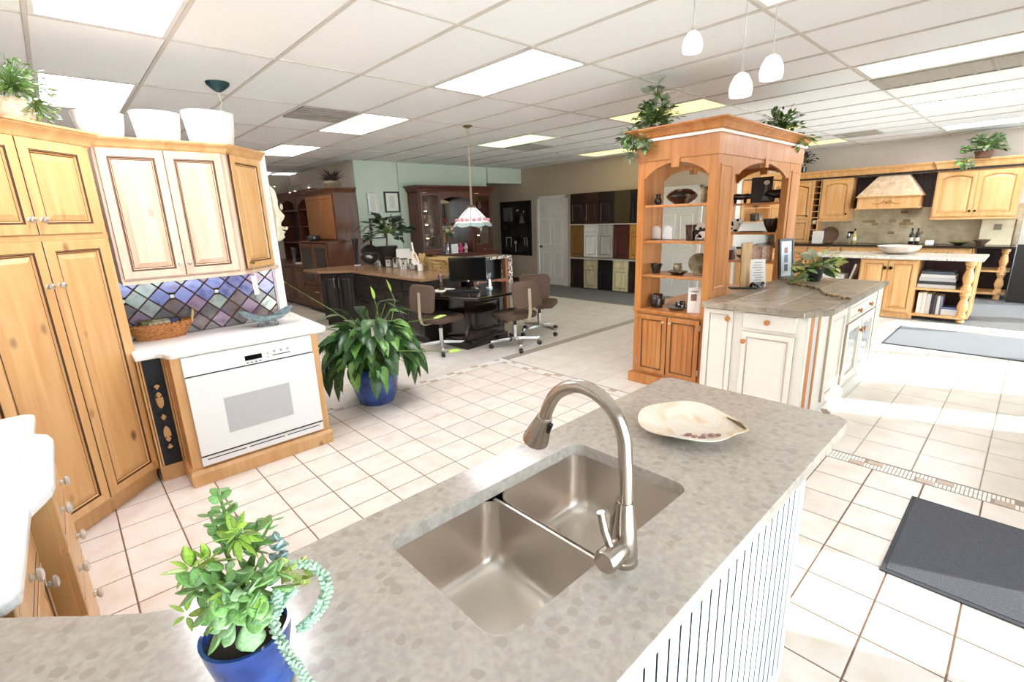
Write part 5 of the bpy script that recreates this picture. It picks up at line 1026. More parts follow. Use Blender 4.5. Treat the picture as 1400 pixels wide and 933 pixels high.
c_ = thing('base_cabinet', 'maple base cabinet along the side wall with a dark top', 'cabinet', (10.25, 3.62, 0)); MB().box(0, 0, .1, 1.2, .57, .87).obj('body', MAPLE, c_); MB().box(.02, .05, 0, 1.18, .57, .1).obj('toe_kick', MAPLE, c_); MB().box(-.03, -.03, .872, 1.2, .57, .91).obj('dark_top', MATS['dark stone counter'], c_)
for k in range(2): panel_door(c_, .01 + k*.6, .12, .59 + k*.6, .85, 0, MAPLE, MATS['maple line'])
for (dx, z, prof, mt, lab) in ((.3, 1.682, [(.001,0),(.06,0),(.1,.05),(.09,.05),(.05,.012),(.001,.01)], TAN, 'small tan bowl on the corner shelves'), (.22, 1.412, [(.001,0),(.07,0),(.08,.08),(.09,.14),(.05,.16),(.001,.16)], POTBR, 'dark wicker jar on the lowest corner shelf'), (.46, 1.412, [(.001,0),(.07,0),(.08,.08),(.06,.13),(.01,.16),(.001,.16)], TAN, 'pale lidded jar on the lowest corner shelf')):
    o = MB().lathe((0,0,0), prof, 20).obj('jar', mt, None, True); o.location = (10.3 + dx, 4.0, z + .001); tag(o, lab, 'jar', 'jars on the corner shelves')
for n, (xc, z0, z1, lab) in enumerate(((9.75, 1.78, 2.05, 'upper black framed certificate on the white side wall'), (9.75, 1.4, 1.68, 'middle black framed certificate on the white side wall'), (9.75, 1.02, 1.28, 'lower black framed certificate on the white side wall'))):
    f_o = thing('framed_certificate', lab, 'frame', (xc, 4.2, 0), 0, 'certificates on the side wall'); m = MB()
    for q in ((-.16, z0, -.13, z1), (.13, z0, .16, z1), (-.13, z0, .13, z0 + .03), (-.13, z1 - .03, .13, z1)): m.box(q[0], -.025, q[1], q[2], -.002, q[3])
    m.obj('frame', BLACK, f_o); MB().box(-.13, -.012, z0 + .03, .13, -.003, z1 - .03).obj('paper', plain('certificate paper', 'EFECE4', .7, var=.02), f_o)
# counter-top things
def onk(px, z=.911, X=11.75): p = PX(px, 325, X); return Vector((p.x, p.y, z))
BOT = [(.001,0),(.036,0),(.038,.005),(.038,.17),(.034,.19),(.014,.225),(.013,.28),(.016,.282),(.016,.295),(.001,.296)]
WG = plain('dark wine glass', '14100E', .12, var=0, coat=.5); WL = plain('white wine glass', 'B7A86A', .1, var=0)
for px, mt, lb, lab in ((1246, WG, 'E8E2D4', 'dark wine bottle beside its twin on the dark counter'), (1254, WG, 'D9CFBC', 'dark wine bottle next to the white card'), (1168, WL, 'EFE9D0', 'pale golden bottle on the dark counter')):
    b_ = thing('wine_bottle', lab, 'bottle', tuple(onk(px)), 0, 'bottles on the dark counter'); MB().lathe((0,0,0), BOT, 18).obj('body', mt, b_, True); MB().lathe((0,0,.06), [(.0385,0),(.0385,.07)], 18, cap0=False, cap1=False).obj('paper_label', plain('label ' + lb, lb, .7, var=0), b_, True); MB().lathe((0,0,.25), [(.0145,0),(.0165,.035),(.0165,.047),(.001,.048)], 14).obj('foil_cap', BLACK, b_, True)
for px, lab in ((1160, 'clear wine glass beside the golden bottle'),):
    b_ = thing('wine_glass', lab, 'glass', tuple(onk(px))); MB().lathe((0,0,0), [(.03,0),(.03,.003),(.004,.008),(.004,.09),(.025,.11),(.034,.15),(.028,.2),(.027,.2),(.032,.15),(.001,.1)], 16).obj('goblet', GLB, b_, True)
t = thing('platter', 'round dark wooden platter standing on the dark counter', 'platter', tuple(onk(1133)), -PI/2); o = MB().lathe((0,0,0), [(.001,0),(.1,0),(.17,.03),(.17,.04),(.1,.012),(.001,.01)], 28).obj('plate', wood('dark wood', '4A3222', '6A4A34'), t, True); o.matrix_local = Matrix.Translation((0,.05,.16)) @ Matrix.Rotation(PI/2 - .2, 4, 'X'); MB().box(-.06, -.03, 0, .06, .12, .015).obj('stand', BLACK, t)
o = MB().box(-.02, -.1, 0, .02, .1, .25).obj('book', plain('white book', 'F1EFEB', .6, var=.02), None, bevel=.003); o.location = onk(1118); tag(o, 'white book standing beside the wine rack', 'book')
o = MB().box(-.06, -.004, 0, .06, .004, .08).obj('place_card', MATS['card white'], None); o.location = onk(1272); o.rotation_euler = (-.2, 0, -PI/2); tag(o, 'small white card on the dark counter beside the wine bottles', 'card')
o = MB().lathe((0,0,0), [(.001,0),(.06,0),(.1,.02),(.2,.06),(.19,.06),(.1,.03),(.001,.012)], 24, sy=.8).obj('bowl', mottle('green black bowl', ['2A2A20', '6A6A48', '9A8A50'], 12, .4), None, True); o.location = onk(1312); tag(o, 'wide low green and black bowl on the dark counter', 'bowl')
o = MB().lathe((0,0,0), [(.001,0),(.05,0),(.06,.03),(.12,.1),(.11,.1),(.05,.03),(.001,.02)], 20).obj('bowl', mottle('brown clay', ['5A4636', '8A7460'], 14, .6), None, True); o.location = onk(1343, X=11.7); tag(o, 'small brown clay bowl before the parchment picture', 'bowl')
t = thing('parchment_picture', 'cream parchment picture leaning on the stone backsplash', 'picture', tuple(onk(1361, X=11.95)), -PI/2); o = MB().box(-.21, -.01, 0, .21, .01, .43).obj('board', mottle('parchment', ['D9C59A', 'EADDBC', 'F1E8D0'], 5, .7), t); o.matrix_local = Matrix.Rotation(-.12, 4, 'X'); MB().box(.2, -.014, 0, .22, .012, .43).obj('edge', wood('brown edge', '6A4A2A', '8A643C'), o); MB().box(-.05, -.0125, .25, .05, -.0102, .35).obj('motif', plain('motif grey', '8C8474', .7), o)
iv = thing('basket_plant', 'leafy green and white plant on the maple crown', 'plant', tuple(PX(1345, 212, 11.62))); iv.location.z = 2.357; MB().lathe((0,0,0), [(.001,0),(.1,0),(.12,.1),(.11,.1),(.001,.08)], 16).obj('pot', MATS['terracotta'], iv); bush(iv, (0,0,.16), 230, .27, .085, ['ivyv', 'ivyv', 'ivy', 'dark'], random.Random(31), (-.3, 1.2), .8); bush(iv, (-.12,.2,-.02), 24, .12, .1, ['ivyv', 'ivy'], random.Random(32), (-1.2, .3))
iv = thing('dried_plant', 'dark dried bouquet on the maple crown behind the hutch', 'plant', tuple(PX(1098, 230, 11.75))); iv.location.z = 2.357; MB().lathe((0,0,0), [(.001,0),(.06,0),(.07,.1),(.06,.1),(.001,.08)], 14).obj('pot', POTB, iv); LF['dry'] = leafmesh('leaf_dry', leafmat('dry leaf', '2A2024', '4A3A3C'), .5, .1); bush(iv, (0,0,.2), 70, .22, .1, ['dry'], random.Random(33), (-.2, 1.3))
# ================================================================ BOOKSHELF ISLAND
bi = thing('bookshelf_island', 'maple island with open bookshelves, turned posts and dark beadboard back', 'island', (9.0, 2.45, 0), -PI/2)
boxo('side_panel', bi, MAPLE, 0, 0, .06, .02, .75, .868); boxo('cabinet_body', bi, MAPLE, .66, 0, 0, 1.36, .74, .868); boxo('side_panel', bi, MAPLE, 1.95, .1, .06, 1.97, .75, .868); MB().box(.65, -.012, 0, 1.37, .1, .07).obj('plinth', MAPLE, bi)
for x0, x1 in ((.675, 1.005), (1.015, 1.345)):
    d = panel_door(bi, x0, .1, x1, .85, 0, MAPLE, MATS['maple line'], .06); o = MB().vprism([(0, -.03), (.03, 0), (0, .03), (-.03, 0)], -.03, -.02).obj('diamond_pull', DKN, d); o.matrix_local = Matrix.Translation((.975 if x0 < 1 else 1.045, 0, .74))
for a, b in ((.02, .66), (1.36, 1.95)):
    n = int((b - a)/.045)
    for k in range(n): MB().box(a + k*.045 + .002, .5, .08, a + (k+1)*.045 - .002, .515, .868).obj('board', plain('plum beadboard', '6A5560', .5), bi)
    MB().box(a, .515, .08, b, .53, .868).obj('back_panel', BEADK, bi)
    for z in (.06, .44): MB().box(a, .01, z, b, .5, z + .028).obj('shelf', MAPLE, bi)
turned_post(bi, 1.90, .06, .088, .44, .06); turned_post(bi, 1.90, .06, .468, .868, .06); MB().lathe((1.90, .06, 0), [(.03,0),(.05,.02),(.045,.045),(.03,.06)], 16).obj('bun_foot', MAPLE, bi, True); MB().lathe((1.90, .68, 0), [(.03,0),(.05,.02),(.045,.045),(.03,.06)], 16).obj('bun_foot', MAPLE, bi, True)
gt = MB().box(-.05, -.06, .87, 2.03, .8, .91).obj('countertop', mottle('speckled granite', ['E9E2D8', 'D8CEC0', '6E645C'], 60, .2, pos=[.4, .58, .72]), None, bevel=.008); gt.matrix_world = bi.matrix_basis.copy(); gt.matrix_world = Matrix.Translation((9.0, 2.45, 0)) @ Matrix.Rotation(-PI/2, 4, 'Z'); tag(gt, 'pale speckled granite countertop on the bookshelf island', 'countertop')
sb = MB().lathe((0,0,0), [(.001,0),(.12,0),(.16,.01),(.24,.06),(.275,.12),(.26,.12),(.22,.07),(.001,.03)], 32).obj('stone_bowl', mottle('pale stone bowl', ['B9A898', 'D9CCBE', 'EADFD2'], 9, .5), None, True); sb.location = PZ(1228, 347, .911); tag(sb, 'large pale stone bowl on the granite island top', 'bowl')
def book(x, y, z, sx, sy, sz, col, lab, rot=0, tilt=0, grp=None):
    t = thing('book', lab, 'book', tuple(bi_M @ Vector((x, y, z))), -PI/2 + rot, grp); o = MB().box(-sx/2, 0, 0, sx/2, sy, sz).obj('cover', plain('cover ' + col, col, .5, var=0), t, bevel=.002); o.matrix_local = Matrix.Rotation(tilt, 4, 'Y')
    q = MB().box(-sx/2 + .004, .004, sz - .003, sx/2 - .004, sy - .004, sz + .0012).obj('pages', plain('pages', 'EFEBE2', .8, var=0), o) if sz > .1 else MB().box(-sx/2 - .0012, .004, .004, -sx/2 + .004, sy - .004, sz - .004).obj('pages', plain('pages', 'EFEBE2', .8, var=0), o)
bi_M = Matrix.Translation((9.0, 2.45, 0)) @ Matrix.Rotation(-PI/2, 4, 'Z')
z = .469
for k, (c, h, w_) in enumerate((('D8D6DA', .05, .42), ('3A3A42', .045, .4), ('C9C9CE', .05, .4), ('E9E6E4', .045, .38), ('5A6270', .04, .36))):
    book(1.58, .08, z, w_, .3, h, c, ['pale grey binder at the bottom of the stack', 'black binder, second from the bottom of the stack', 'silver binder in the middle of the stack', 'white binder below the top one of the stack', 'slate blue binder on top of the stack'][k], 0, 0, 'binders on the upper island shelf'); z += h + .001
x = 1.40
for k, (c, h, w_) in enumerate((('F2F0EE', .3, .05), ('EDEBE8', .31, .045), ('DAD7D4', .29, .05), ('2C2C34', .3, .03), ('4A4A55', .28, .03), ('E4E2E0', .27, .035), ('8A94B0', .27, .025))):
    book(x + w_/2, .1, .089, w_, .25, h, c, ['tall white book against the cabinet side', 'off-white book next to the tall white one', 'light grey thick book in the upright row', 'black book in the upright row', 'charcoal book beside the black one', 'ivory book near the end of the upright row', 'blue-grey thin book ending the upright row'][k], 0, 0, 'upright books on the lower island shelf'); x += w_ + .003
z = .089
for k, (c, h) in enumerate((('F1F0EE', .05), ('E2E4EC', .035), ('6A78A8', .03))): book(1.77, .1, z, .2, .24, h, c, ['white catalogue at the bottom of the small pile', 'pale catalogue in the small pile', 'blue catalogue on top of the small pile'][k], 0, 0, 'catalogues on the lower island shelf'); z += h + .001
book(.3, .1, .469, .3, .26, .12, 'EDEDEE', 'white box file in the open side of the bookshelf island'); book(.51, .12, .469, .03, .24, .3, 'F1F0F2', 'white folder leaning in the open side of the bookshelf island', 0, .25)
# black folding sign at the far right
p = PZ(1392, 412, .006); t = thing('folding_sign', 'black folding floor sign beside the white wall', 'sign', (p.x, p.y - .15, .007), -PI/2)
for s in (-1, 1): o = MB().box(-.3, -.012, 0, .3, .012, .95).obj('panel', BLACK, t); o.matrix_local = Matrix.Translation((0, s*.22, .003)) @ Matrix.Rotation(s*.22, 4, 'X')
# ================================================================ OFFICE AND BACK LEFT
ESG = plain('espresso line', '0C0706', .5, var=0)
def facing(name, label, cat, X, Y, rz=-PI/2, z=0, group=None): return thing(name, label, cat, (X, Y, z), rz, group)
# bar cabinets
bc = facing('bar_cabinet', 'espresso base cabinets with drawers below the brown bar top', 'cabinet', 3.47, 7.47); MB().box(0, 0, .1, 2.0, .6, .868).obj('body', ESPR, bc); MB().box(.02, .05, 0, 1.98, .6, .1).obj('toe_kick', ESPR, bc)
for k in range(4):
    x0 = .02 + k*.495
    for z0, z1 in ((.7, .85), (.52, .68)): d = drawer(bc, x0 + .006, z0, x0 + .485, z1, 0, ESPR, ESG); MB().tube([(x0 + .19, -.02, (z0+z1)/2), (x0 + .19, -.035, (z0+z1)/2), (x0 + .3, -.035, (z0+z1)/2), (x0 + .3, -.02, (z0+z1)/2)], .005, 6).obj('handle', BRONZE, d, True)
    panel_door(bc, x0 + .006, .12, x0 + .485, .5, 0, ESPR, ESG)
ac = thing('bar_cabinet', 'angled espresso cabinet end with a steel bar handle below the brown top', 'cabinet', (3.09, 7.92, 0), math.atan2(7.49 - 7.92, 3.46 - 3.09)); LN = math.hypot(.37, .43); MB().prism([(0,0),(LN,0),(LN - .05,.5),(.1,.6),(0,.5)], .1, .868).obj('body', ESPR, ac); MB().prism([(.02,.04),(LN - .02,.04),(LN - .1,.45),(.1,.5)], 0, .1).obj('toe_kick', ESPR, ac)
for k in range(2):
    d = panel_door(ac, .01 + k*LN/2, .12, LN/2 - .008 + k*LN/2, .85, 0, ESPR, ESG); MB().tube([(LN/2 - .04 + k*.08, -.02, .62), (LN/2 - .04 + k*.08, -.045, .64), (LN/2 - .04 + k*.08, -.045, .78), (LN/2 - .04 + k*.08, -.02, .8)], .006, 8).obj('handle', CHROME, d, True)
bt = MB().prism([(3.425, 5.44), (4.44, 5.44), (4.44, 8.5), (3.045, 8.5), (3.045, 7.91), (3.425, 7.49)], .87, .91).obj('countertop', mottle('brown solid surface', ['8A6A4E', '9C7B5E'], 40, .22), None, bevel=.006); tag(bt, 'long brown bar countertop with an angled end beside the desk', 'countertop')
# stacked stone ledge
sl_ = thing('stone_ledge', 'stacked golden slate ledge on the brown bar top', 'ledge', (4.19, 5.7, .911), 0); MB().box(.02, 0, 0, .25, 1.1, .16).obj('core', plain('ledge core', '5A4A3A', .9), sl_); rr = random.Random(9); STN = mottle('golden slate', ['7A6238', 'A88A54', 'C6AC78', '6A5A48'], 9, .8, rnd=.3); z = .0
for k in range(6):
    y = 0
    while y < 1.08:
        L_ = min(rr.uniform(.2, .42), 1.1 - y); MB().box(rr.uniform(-.012, .006), y + .002, z, .02, y + L_ - .002, z + .024).obj('stone', STN, sl_); y += L_
    y = .02
    while y < .23:
        L_ = min(.1, .25 - y); MB().box(y, rr.uniform(-.012, -.002), z, y + L_ - .003, 0, z + .024).obj('stone', STN, sl_); y += .1
    z += .0262
MB().box(-.02, -.02, .16, .27, 1.12, .19).obj('cap', mottle('tan cap stone', ['B89A60', 'D2B880'], 12, .6), sl_)
# granite peninsula end
gp = thing('granite_peninsula', 'raised bar with a speckled granite waterfall edge and wood frame', 'bar', (0, 0, 0)); GRN = mottle('salt pepper granite', ['1E1A18', 'B9A99A', 'EAE2D8'], 45, .2, 'cells', pos=[.2, .45, .8]); CW = wood('copper wood', '8A4E2C', 'A8683E')
MB().box(4.42, 5.62, 1.04, 5.25, 6.05, 1.08).obj('granite_top', GRN, gp); MB().box(5.17, 5.62, .45, 5.25, 6.05, 1.04).obj('granite_leg', GRN, gp); MB().box(4.5, 5.8, 0, 5.17, 6.0, 1.04).obj('core', ESPR, gp); MB().box(5.17, 5.7, 0, 5.24, 6.0, .45).obj('support', ESPR, gp)
for x in (4.46, 5.11): MB().box(x, 5.63, 0, x + .05, 5.69, 1.04).obj('post', CW, gp)
MB().box(4.51, 5.63, .68, 5.11, 5.69, .73).obj('rail', CW, gp)
# desk
dk = thing('office_desk', 'glossy dark brown office desk with an angled front edge', 'desk', (0, 0, 0)); DKW = wood('dark gloss wood', '150C09', '22140E', .15, coat=.35)
MB().prism([(3.2, 5.42), (3.34, 4.95), (3.53, 4.4), (4.1, 4.41), (4.72, 4.85), (4.72, 5.42)], .705, .74).obj('top', DKW, dk, bevel=.008); m = MB(); m.prism([(3.68, 4.87), (4.42, 4.93), (4.42, 5.4), (3.68, 5.4)], .1, .703); m.obj('pedestal', DKW, dk); MB().prism([(3.66, 4.83), (4.45, 4.895), (4.45, 5.41), (3.66, 5.41)], 0, .1).obj('plinth', DKW, dk, bevel=.006)
panel_door(dk, 3.72, .14, 4.36, .66, 4.9, DKW, ESG, .08)
# monitor, keyboard, papers, trophies
def cface(p): return math.atan2(-p[0], p[1]) if False else math.atan2(p[1], p[0]) - PI/2
p = PZ(637, 395, .741); mo = thing('monitor', 'black flat screen monitor on the dark desk', 'monitor', (p.x + .05, p.y, .741), cface(p) - .1); MB().lathe((0,0,0), [(.001,0),(.11,0),(.11,.008),(.03,.02),(.001,.02)], 24, sy=.7).obj('foot', BLACKG, mo, True); MB().box(-.03, .0, .015, .03, .03, .14).obj('neck', BLACKG, mo); s_ = MB().box(-.255, -.02, .09, .255, .025, .42).obj('screen_body', BLACK, mo, bevel=.006); MB().box(-.24, -.0215, .11, .24, -.0195, .405).obj('screen', BLACKG, s_); MB().lathe((0,0,0), [(.001,0),(.012,0),(.001,.004)], 12).obj('logo_dot', plain('silver dot', 'B9B9BB', .3, .8, var=0), s_).matrix_local = Matrix.Translation((0, -.022, .1)) @ Matrix.Rotation(PI/2, 4, 'X')
p = PZ(631, 397, .741); kb = thing('keyboard', 'black keyboard in front of the monitor', 'keyboard', (p.x - .08, p.y - .12, .741), cface(p) - .1); MB().box(-.22, -.07, 0, .22, .07, .018).obj('case', BLACK, kb, bevel=.004); m = MB()
for i in range(14):
    for j in range(5): m.box(-.205 + i*.0295, -.06 + j*.024, .018, -.18 + i*.0295, -.04 + j*.024, .024)
o = m.obj('keys', plain('key black', '1C1C1E', .5, var=0), kb); o['kind'] = 'stuff'
p = PZ(604, 397, .741); tr = thing('trophy', 'small silver and red trophy cup on papers on the desk', 'trophy', (p.x, p.y, .747)); MB().lathe((0,0,0), [(.001,0),(.045,0),(.04,.02),(.012,.04),(.018,.06),(.03,.075),(.012,.1),(.001,.1)], 18).obj('base', plain('brass dark', '5A4A2A', .3, .7), tr, True); MB().lathe((0,0,.1), [(.012,0),(.02,.01),(.035,.05),(.038,.1),(.034,.1),(.001,.03)], 18).obj('cup', mottle('silver red', ['8A1C1C', 'D8D8DC'], 14, .15, metal=.8), tr, True)
o = MB().box(-.16, -.11, 0, .16, .11, .005).obj('paper_sheets', MATS['paper'], None); o.location = (p.x, p.y, .7405); o.rotation_euler = (0, 0, .4); tag(o, 'loose paper sheets under the trophy on the desk', 'paper')
for px, py, h, mt, lab in ((669, 394, .2, plain('crystal', 'DDE2E4', .08, var=0, trans=.5), 'tall crystal award on the desk'), (653, 395, .1, MATS['crystal'], 'short crystal award beside the monitor')):
    p = PZ(px, py, .741); t = thing('award', lab, 'award', tuple(p)); MB().box(-.03, -.03, 0, .03, .03, .02).obj('base', mt, t); MB().rings([[(-.02,-.02,.02),(.02,-.02,.02),(.02,.02,.02),(-.02,.02,.02)], [(-.014,-.014,.6*h),(.014,-.014,.6*h),(.014,.014,.6*h),(-.014,.014,.6*h)], [(-.025,-.02,h),(.025,-.02,h),(.025,.02,h),(-.025,.02,h)]]).obj('obelisk', mt, t)
# office chairs
FAB = plain('brown chair fabric', '5F4A3E', .9, bump=.5, bs=300); STRAP = plain('cream metal strap', 'CFC2A8', .35, .4)
def rbox(m, x0, y0, z0, x1, y1, z1, r, n=5, axis='z'):
    P_ = rrect(x0, y0, x1, y1, r, n); e = min(.02, (z1 - z0)/3); c = [(P_, z0 + e, 0), (P_, z1 - e, 0)]
    Q = rrect(x0 + e*.8, y0 + e*.8, x1 - e*.8, y1 - e*.8, max(.01, r - e*.5), n); m.rings([[(x, y, z0) for x, y in Q], [(x, y, z0 + e) for x, y in P_], [(x, y, z1 - e) for x, y in P_], [(x, y, z1) for x, y in Q]])
def office_chair(px, py, rz, lab, spin=0, back=.8):
    p = PZ(px, py, 0); c_ = thing('office_chair', lab, 'chair', (p.x, p.y, 0), rz, 'brown office chairs around the desk')   # faces local -Y
    m = MB(); rbox(m, -.24, -.25, .40, .24, .22, .475, .09); m.obj('seat', FAB, c_, 50)
    m = MB(Matrix.Translation((0, .27, .72)) @ Matrix.Rotation(PI/2 + .12, 4, 'X')); rbox(m, -.22, -.17, -.035, .22, .17, .035, .07); m.obj('backrest', FAB, c_, 50)
    m = MB(); w_ = .022
    for a, b in zip([(.02, .39), (.26, .385), (.3, .41), (.325, .5), (.315, .8)][:-1], [(.02, .39), (.26, .385), (.3, .41), (.325, .5), (.315, .8)][1:]):
        A = Vector((0, a[0], a[1])); B = Vector((0, b[0], b[1])); d = (B - A).normalized(); n_ = Vector((0, -d.z, d.y))*.005; m.rings([[A + n_ + Vector((-w_,0,0)), A + n_ + Vector((w_,0,0)), A - n_ + Vector((w_,0,0)), A - n_ + Vector((-w_,0,0))], [B + n_ + Vector((-w_,0,0)), B + n_ + Vector((w_,0,0)), B - n_ + Vector((w_,0,0)), B - n_ + Vector((-w_,0,0))]])
    m.obj('back_strap', STRAP, c_)
    MB().cyl((0,0,.09), (0,0,.3), .03, None, 16).obj('column', CHROME, c_, True); MB().cyl((0,0,.28), (0,0,.4), .02, None, 12).obj('gas_lift', BLACK, c_, True); MB().box(-.09, -.1, .37, .09, .1, .4).obj('seat_plate', BLACK, c_)
    for k in range(4):
        a = PI/4 + k*PI/2 + spin; M = Matrix.Rotation(a, 4, 'Z'); leg = MB(M).rings([[(.02, -.018, .1), (.02, .018, .1), (.02, .018, .14), (.02, -.018, .14)], [(.33, -.016, .085), (.33, .016, .085), (.33, .016, .11), (.33, -.016, .11)]]).obj('leg', CHROME, c_)
        MB(M).cyl((.315, 0, .05), (.315, 0, .09), .008, None, 8).obj('caster_stem', CHROME, leg); MB(M).tube([(.325, -.022, .03), (.325, -.018, .03), (.325, .018, .03), (.325, .022, .03)], [.024, .03, .03, .024], 14).obj('caster_wheel', BLACK, leg, True)
office_chair(605, 479, 1.68, 'brown office chair beside the leafy peace lily, back turned to the bar cabinets', .1)
office_chair(705, 474, -3.25, 'brown office chair with its back strap showing at the desk front', .35)
office_chair(738, 455, 2.1, 'brown office chair partly hidden behind another chair at the desk end', .2)
# things on the bar top
def onb(px, py): p = PZ(px, py, .911); return (p.x, p.y, .911)
t = thing('flute_vase', 'tall dark flute vase on a white foot on the bar top', 'vase', onb(489, 363)); MB().lathe((0,0,0), [(.001,0),(.06,0),(.06,.012),(.001,.014)], 18).obj('foot', WHITEG, t, True); MB().lathe((0,0,.012), [(.02,0),(.024,.1),(.035,.3),(.06,.46),(.05,.46),(.001,.3)], 18).obj('flute', plain('aubergine glass', '22141C', .15, coat=.5), t, True)
t = thing('display_plate', 'large dark round metal plate standing on the bar top', 'plate', onb(507, 362), -.75); o = MB().lathe((0,0,0), [(.001,0),(.1,.004),(.17,.02),(.172,.026),(.1,.012),(.001,.008)], 32).obj('plate', plain('dark mirror', '3A3430', .12, .9, var=.05), t, True); o.matrix_local = Matrix.Translation((0,.03,.18)) @ Matrix.Rotation(PI/2 - .18, 4, 'X'); m = MB(); m.tube([(-.08,-.05,.03),(-.08,-.02,.005),(-.08,.08,.005),(-.05,.09,.15)], .005, 6); m.tube([(.08,-.05,.03),(.08,-.02,.005),(.08,.08,.005),(.05,.09,.15)], .005, 6); m.obj('stand', BRONZE, t, True)
for n, px in enumerate((522, 532, 542, 553, 565)):
    j = thing('canister', ['square glass canister closest to the round plate', 'second square glass canister from the round plate', 'middle square glass canister of the row', 'square glass canister with a white frame', 'square glass canister closest to the white utensil crock'][n], 'jar', onb(px, 364 + n*1.2), -.8, 'glass canisters on the bar top'); h = .15
    m = MB(); m.box(-.045, -.045, 0, .045, .045, .01); 
    for s in ((-.045,-.045),(.045,-.045),(.045,.045),(-.045,.045)): m.tube([(s[0]*.93, s[1]*.93, .01), (s[0]*.93, s[1]*.93, h)], .004 if n != 3 else .007, 6)
    m.obj('corner_frame', WHITEG if n == 3 else GLB, j); MB().box(-.043, -.043, .008, .043, .043, h - .005).obj('glass_body', clearglass('canister glass', 'F2F4F2', .08), j); MB().box(-.04, -.04, .011, .04, .04, .09 + .03*(n % 2)).obj('contents', mottle('white contents', ['E4DCD0', 'F6F2EA'], 80, .8), j); MB().box(-.048, -.048, h, .048, .048, h + .015).obj('lid', plain('lid brown', '4A3A30', .4), j); MB().box(-.01, -.047, .07, .01, -.0442, .1).obj('tag_plate', BLACK, j)
t = thing('utensil_crock', 'white utensil crock with wooden spoons on the bar top', 'crock', onb(575, 370)); MB().lathe((0,0,0), [(.001,0),(.042,0),(.044,.005),(.044,.1),(.038,.1),(.001,.02)], 20).obj('crock', WHITEG, t, True); WS = wood('spoon wood', 'C49A62', 'DDBB88')
for k, (dx, dy) in enumerate(((-.05, .02), (-.02, .05), (.05, -.02), (.03, .04), (.0, -.04))): MB().tube([(dx*.2, dy*.2, .02), (dx*.8, dy*.8, .15), (dx*1.2, dy*1.2, .21), (dx*1.3, dy*1.3, .235), (dx*1.4, dy*1.4, .26)], [.006, .006, .016, .02, .008], 8).obj('spoon', WS, t, True)
o = MB().vprism([(-.05, 0), (.05, 0), (.06, .05), (.035, .16), (.012, .2), (.012, .34), (-.012, .34), (-.012, .2), (-.035, .16), (-.06, .05)], -.006, .006).obj('white_paddle', plain('white paddle', 'EDE8E0', .5, var=0), t); o.matrix_local = Matrix.Translation((-.05, .03, .09)) @ Matrix.Rotation(-.75, 4, 'Z') @ Matrix.Rotation(-.12, 4, 'Y')
t = MB().lathe((0,0,0), [(.001,0),(.05,0),(.1,.02),(.2,.05),(.19,.05),(.08,.025),(.001,.02)], 24, sy=.6).obj('wooden_dish', wood('dish wood', '5A3018', '7A4826'), None, True); t.location = (4.31, 6.5, 1.102); t.rotation_euler = (0, 0, .6); tag(t, 'long brown wooden dish on the stone ledge', 'dish')
t = thing('rubber_plant', 'dark leafy plant in a black tapered pot on the bar top', 'potted plant', onb(531, 357)); t.location = (4.14, 7.55, .911); MB().lathe((0,0,0), [(.001,0),(.11,0),(.12,.02),(.18,.34),(.17,.34),(.001,.3)], 24).obj('pot', plain('matt black pot', '15120F', .5), t, True); bush(t, (0,0,.55), 110, .42, .15, ['vdark'], random.Random(41), (-.35, 1.3), .75); MB().tube([(0,0,.3), (.02,0,.5), (0,.02,.8)], .015, 6).obj('trunk', BROWN, t)
t = thing('paper_stack', 'white papers and catalogues standing behind the black plant pot', 'papers', (4.25, 7.22, .911), -.75)
for k in range(4): o = MB().box(-.13 + .05*k, .02*k, 0, .1 + .05*k, .02*k + .004, .3 - .04*k).obj('sheet', MATS['paper'], t); o.matrix_local = Matrix.Rotation(-.25, 4, 'X')
o = MB().box(-.1, -.07, 0, .1, .07, .09).obj('white_box', WHITEP, None, bevel=.03); o.location = (4.25, 6.98, .911); tag(o, 'rounded white box behind the glass canisters', 'box')
# ---- stained glass pendant
lp = PZ(639, 172, CEIL); LX, LY = lp.x, lp.y; tl = thing('stained_glass_lamp', 'stained glass pendant lamp with pink roses above the desk', 'pendant lamp', (LX, LY, CEIL)); zt, zb = 1.80 - CEIL, 1.565 - CEIL
MB().lathe((0,0,0), [(.001,-.03),(.03,-.028),(.06,-.012),(.065,0)], 20).obj('canopy', plain('antique brass', '7A6A4A', .35, .8), tl, True); m = MB(); k = 0; z = -.03
while z > zt + .03:
    for s in (0, 1): m.tube([(.011*math.cos(k*1.2 + s*PI), .011*math.sin(k*1.2 + s*PI), z), (.011*math.cos(k*1.2 + .6 + s*PI), .011*math.sin(k*1.2 + .6 + s*PI), z - .012)], .0035, 5)
    z -= .012; k += 1
m.obj('chain', plain('pale brass chain', 'C9BFA4', .4, .3), tl); MB().lathe((0,0,zt), [(.05,0),(.06,.012),(.03,.03),(.001,.034)], 16).obj('cap', MATS['antique brass'], tl, True)
WGL = plain('opal glass', 'EFEDE8', .3, var=.03, emit=.12); PGL = plain('pink rose glass', 'C98A98', .3, emit=.1); GGL = plain('grey green glass', '9AA8A4', .3, emit=.1); LDL = plain('lead line', '2A2A2A', .5, .5, var=0)
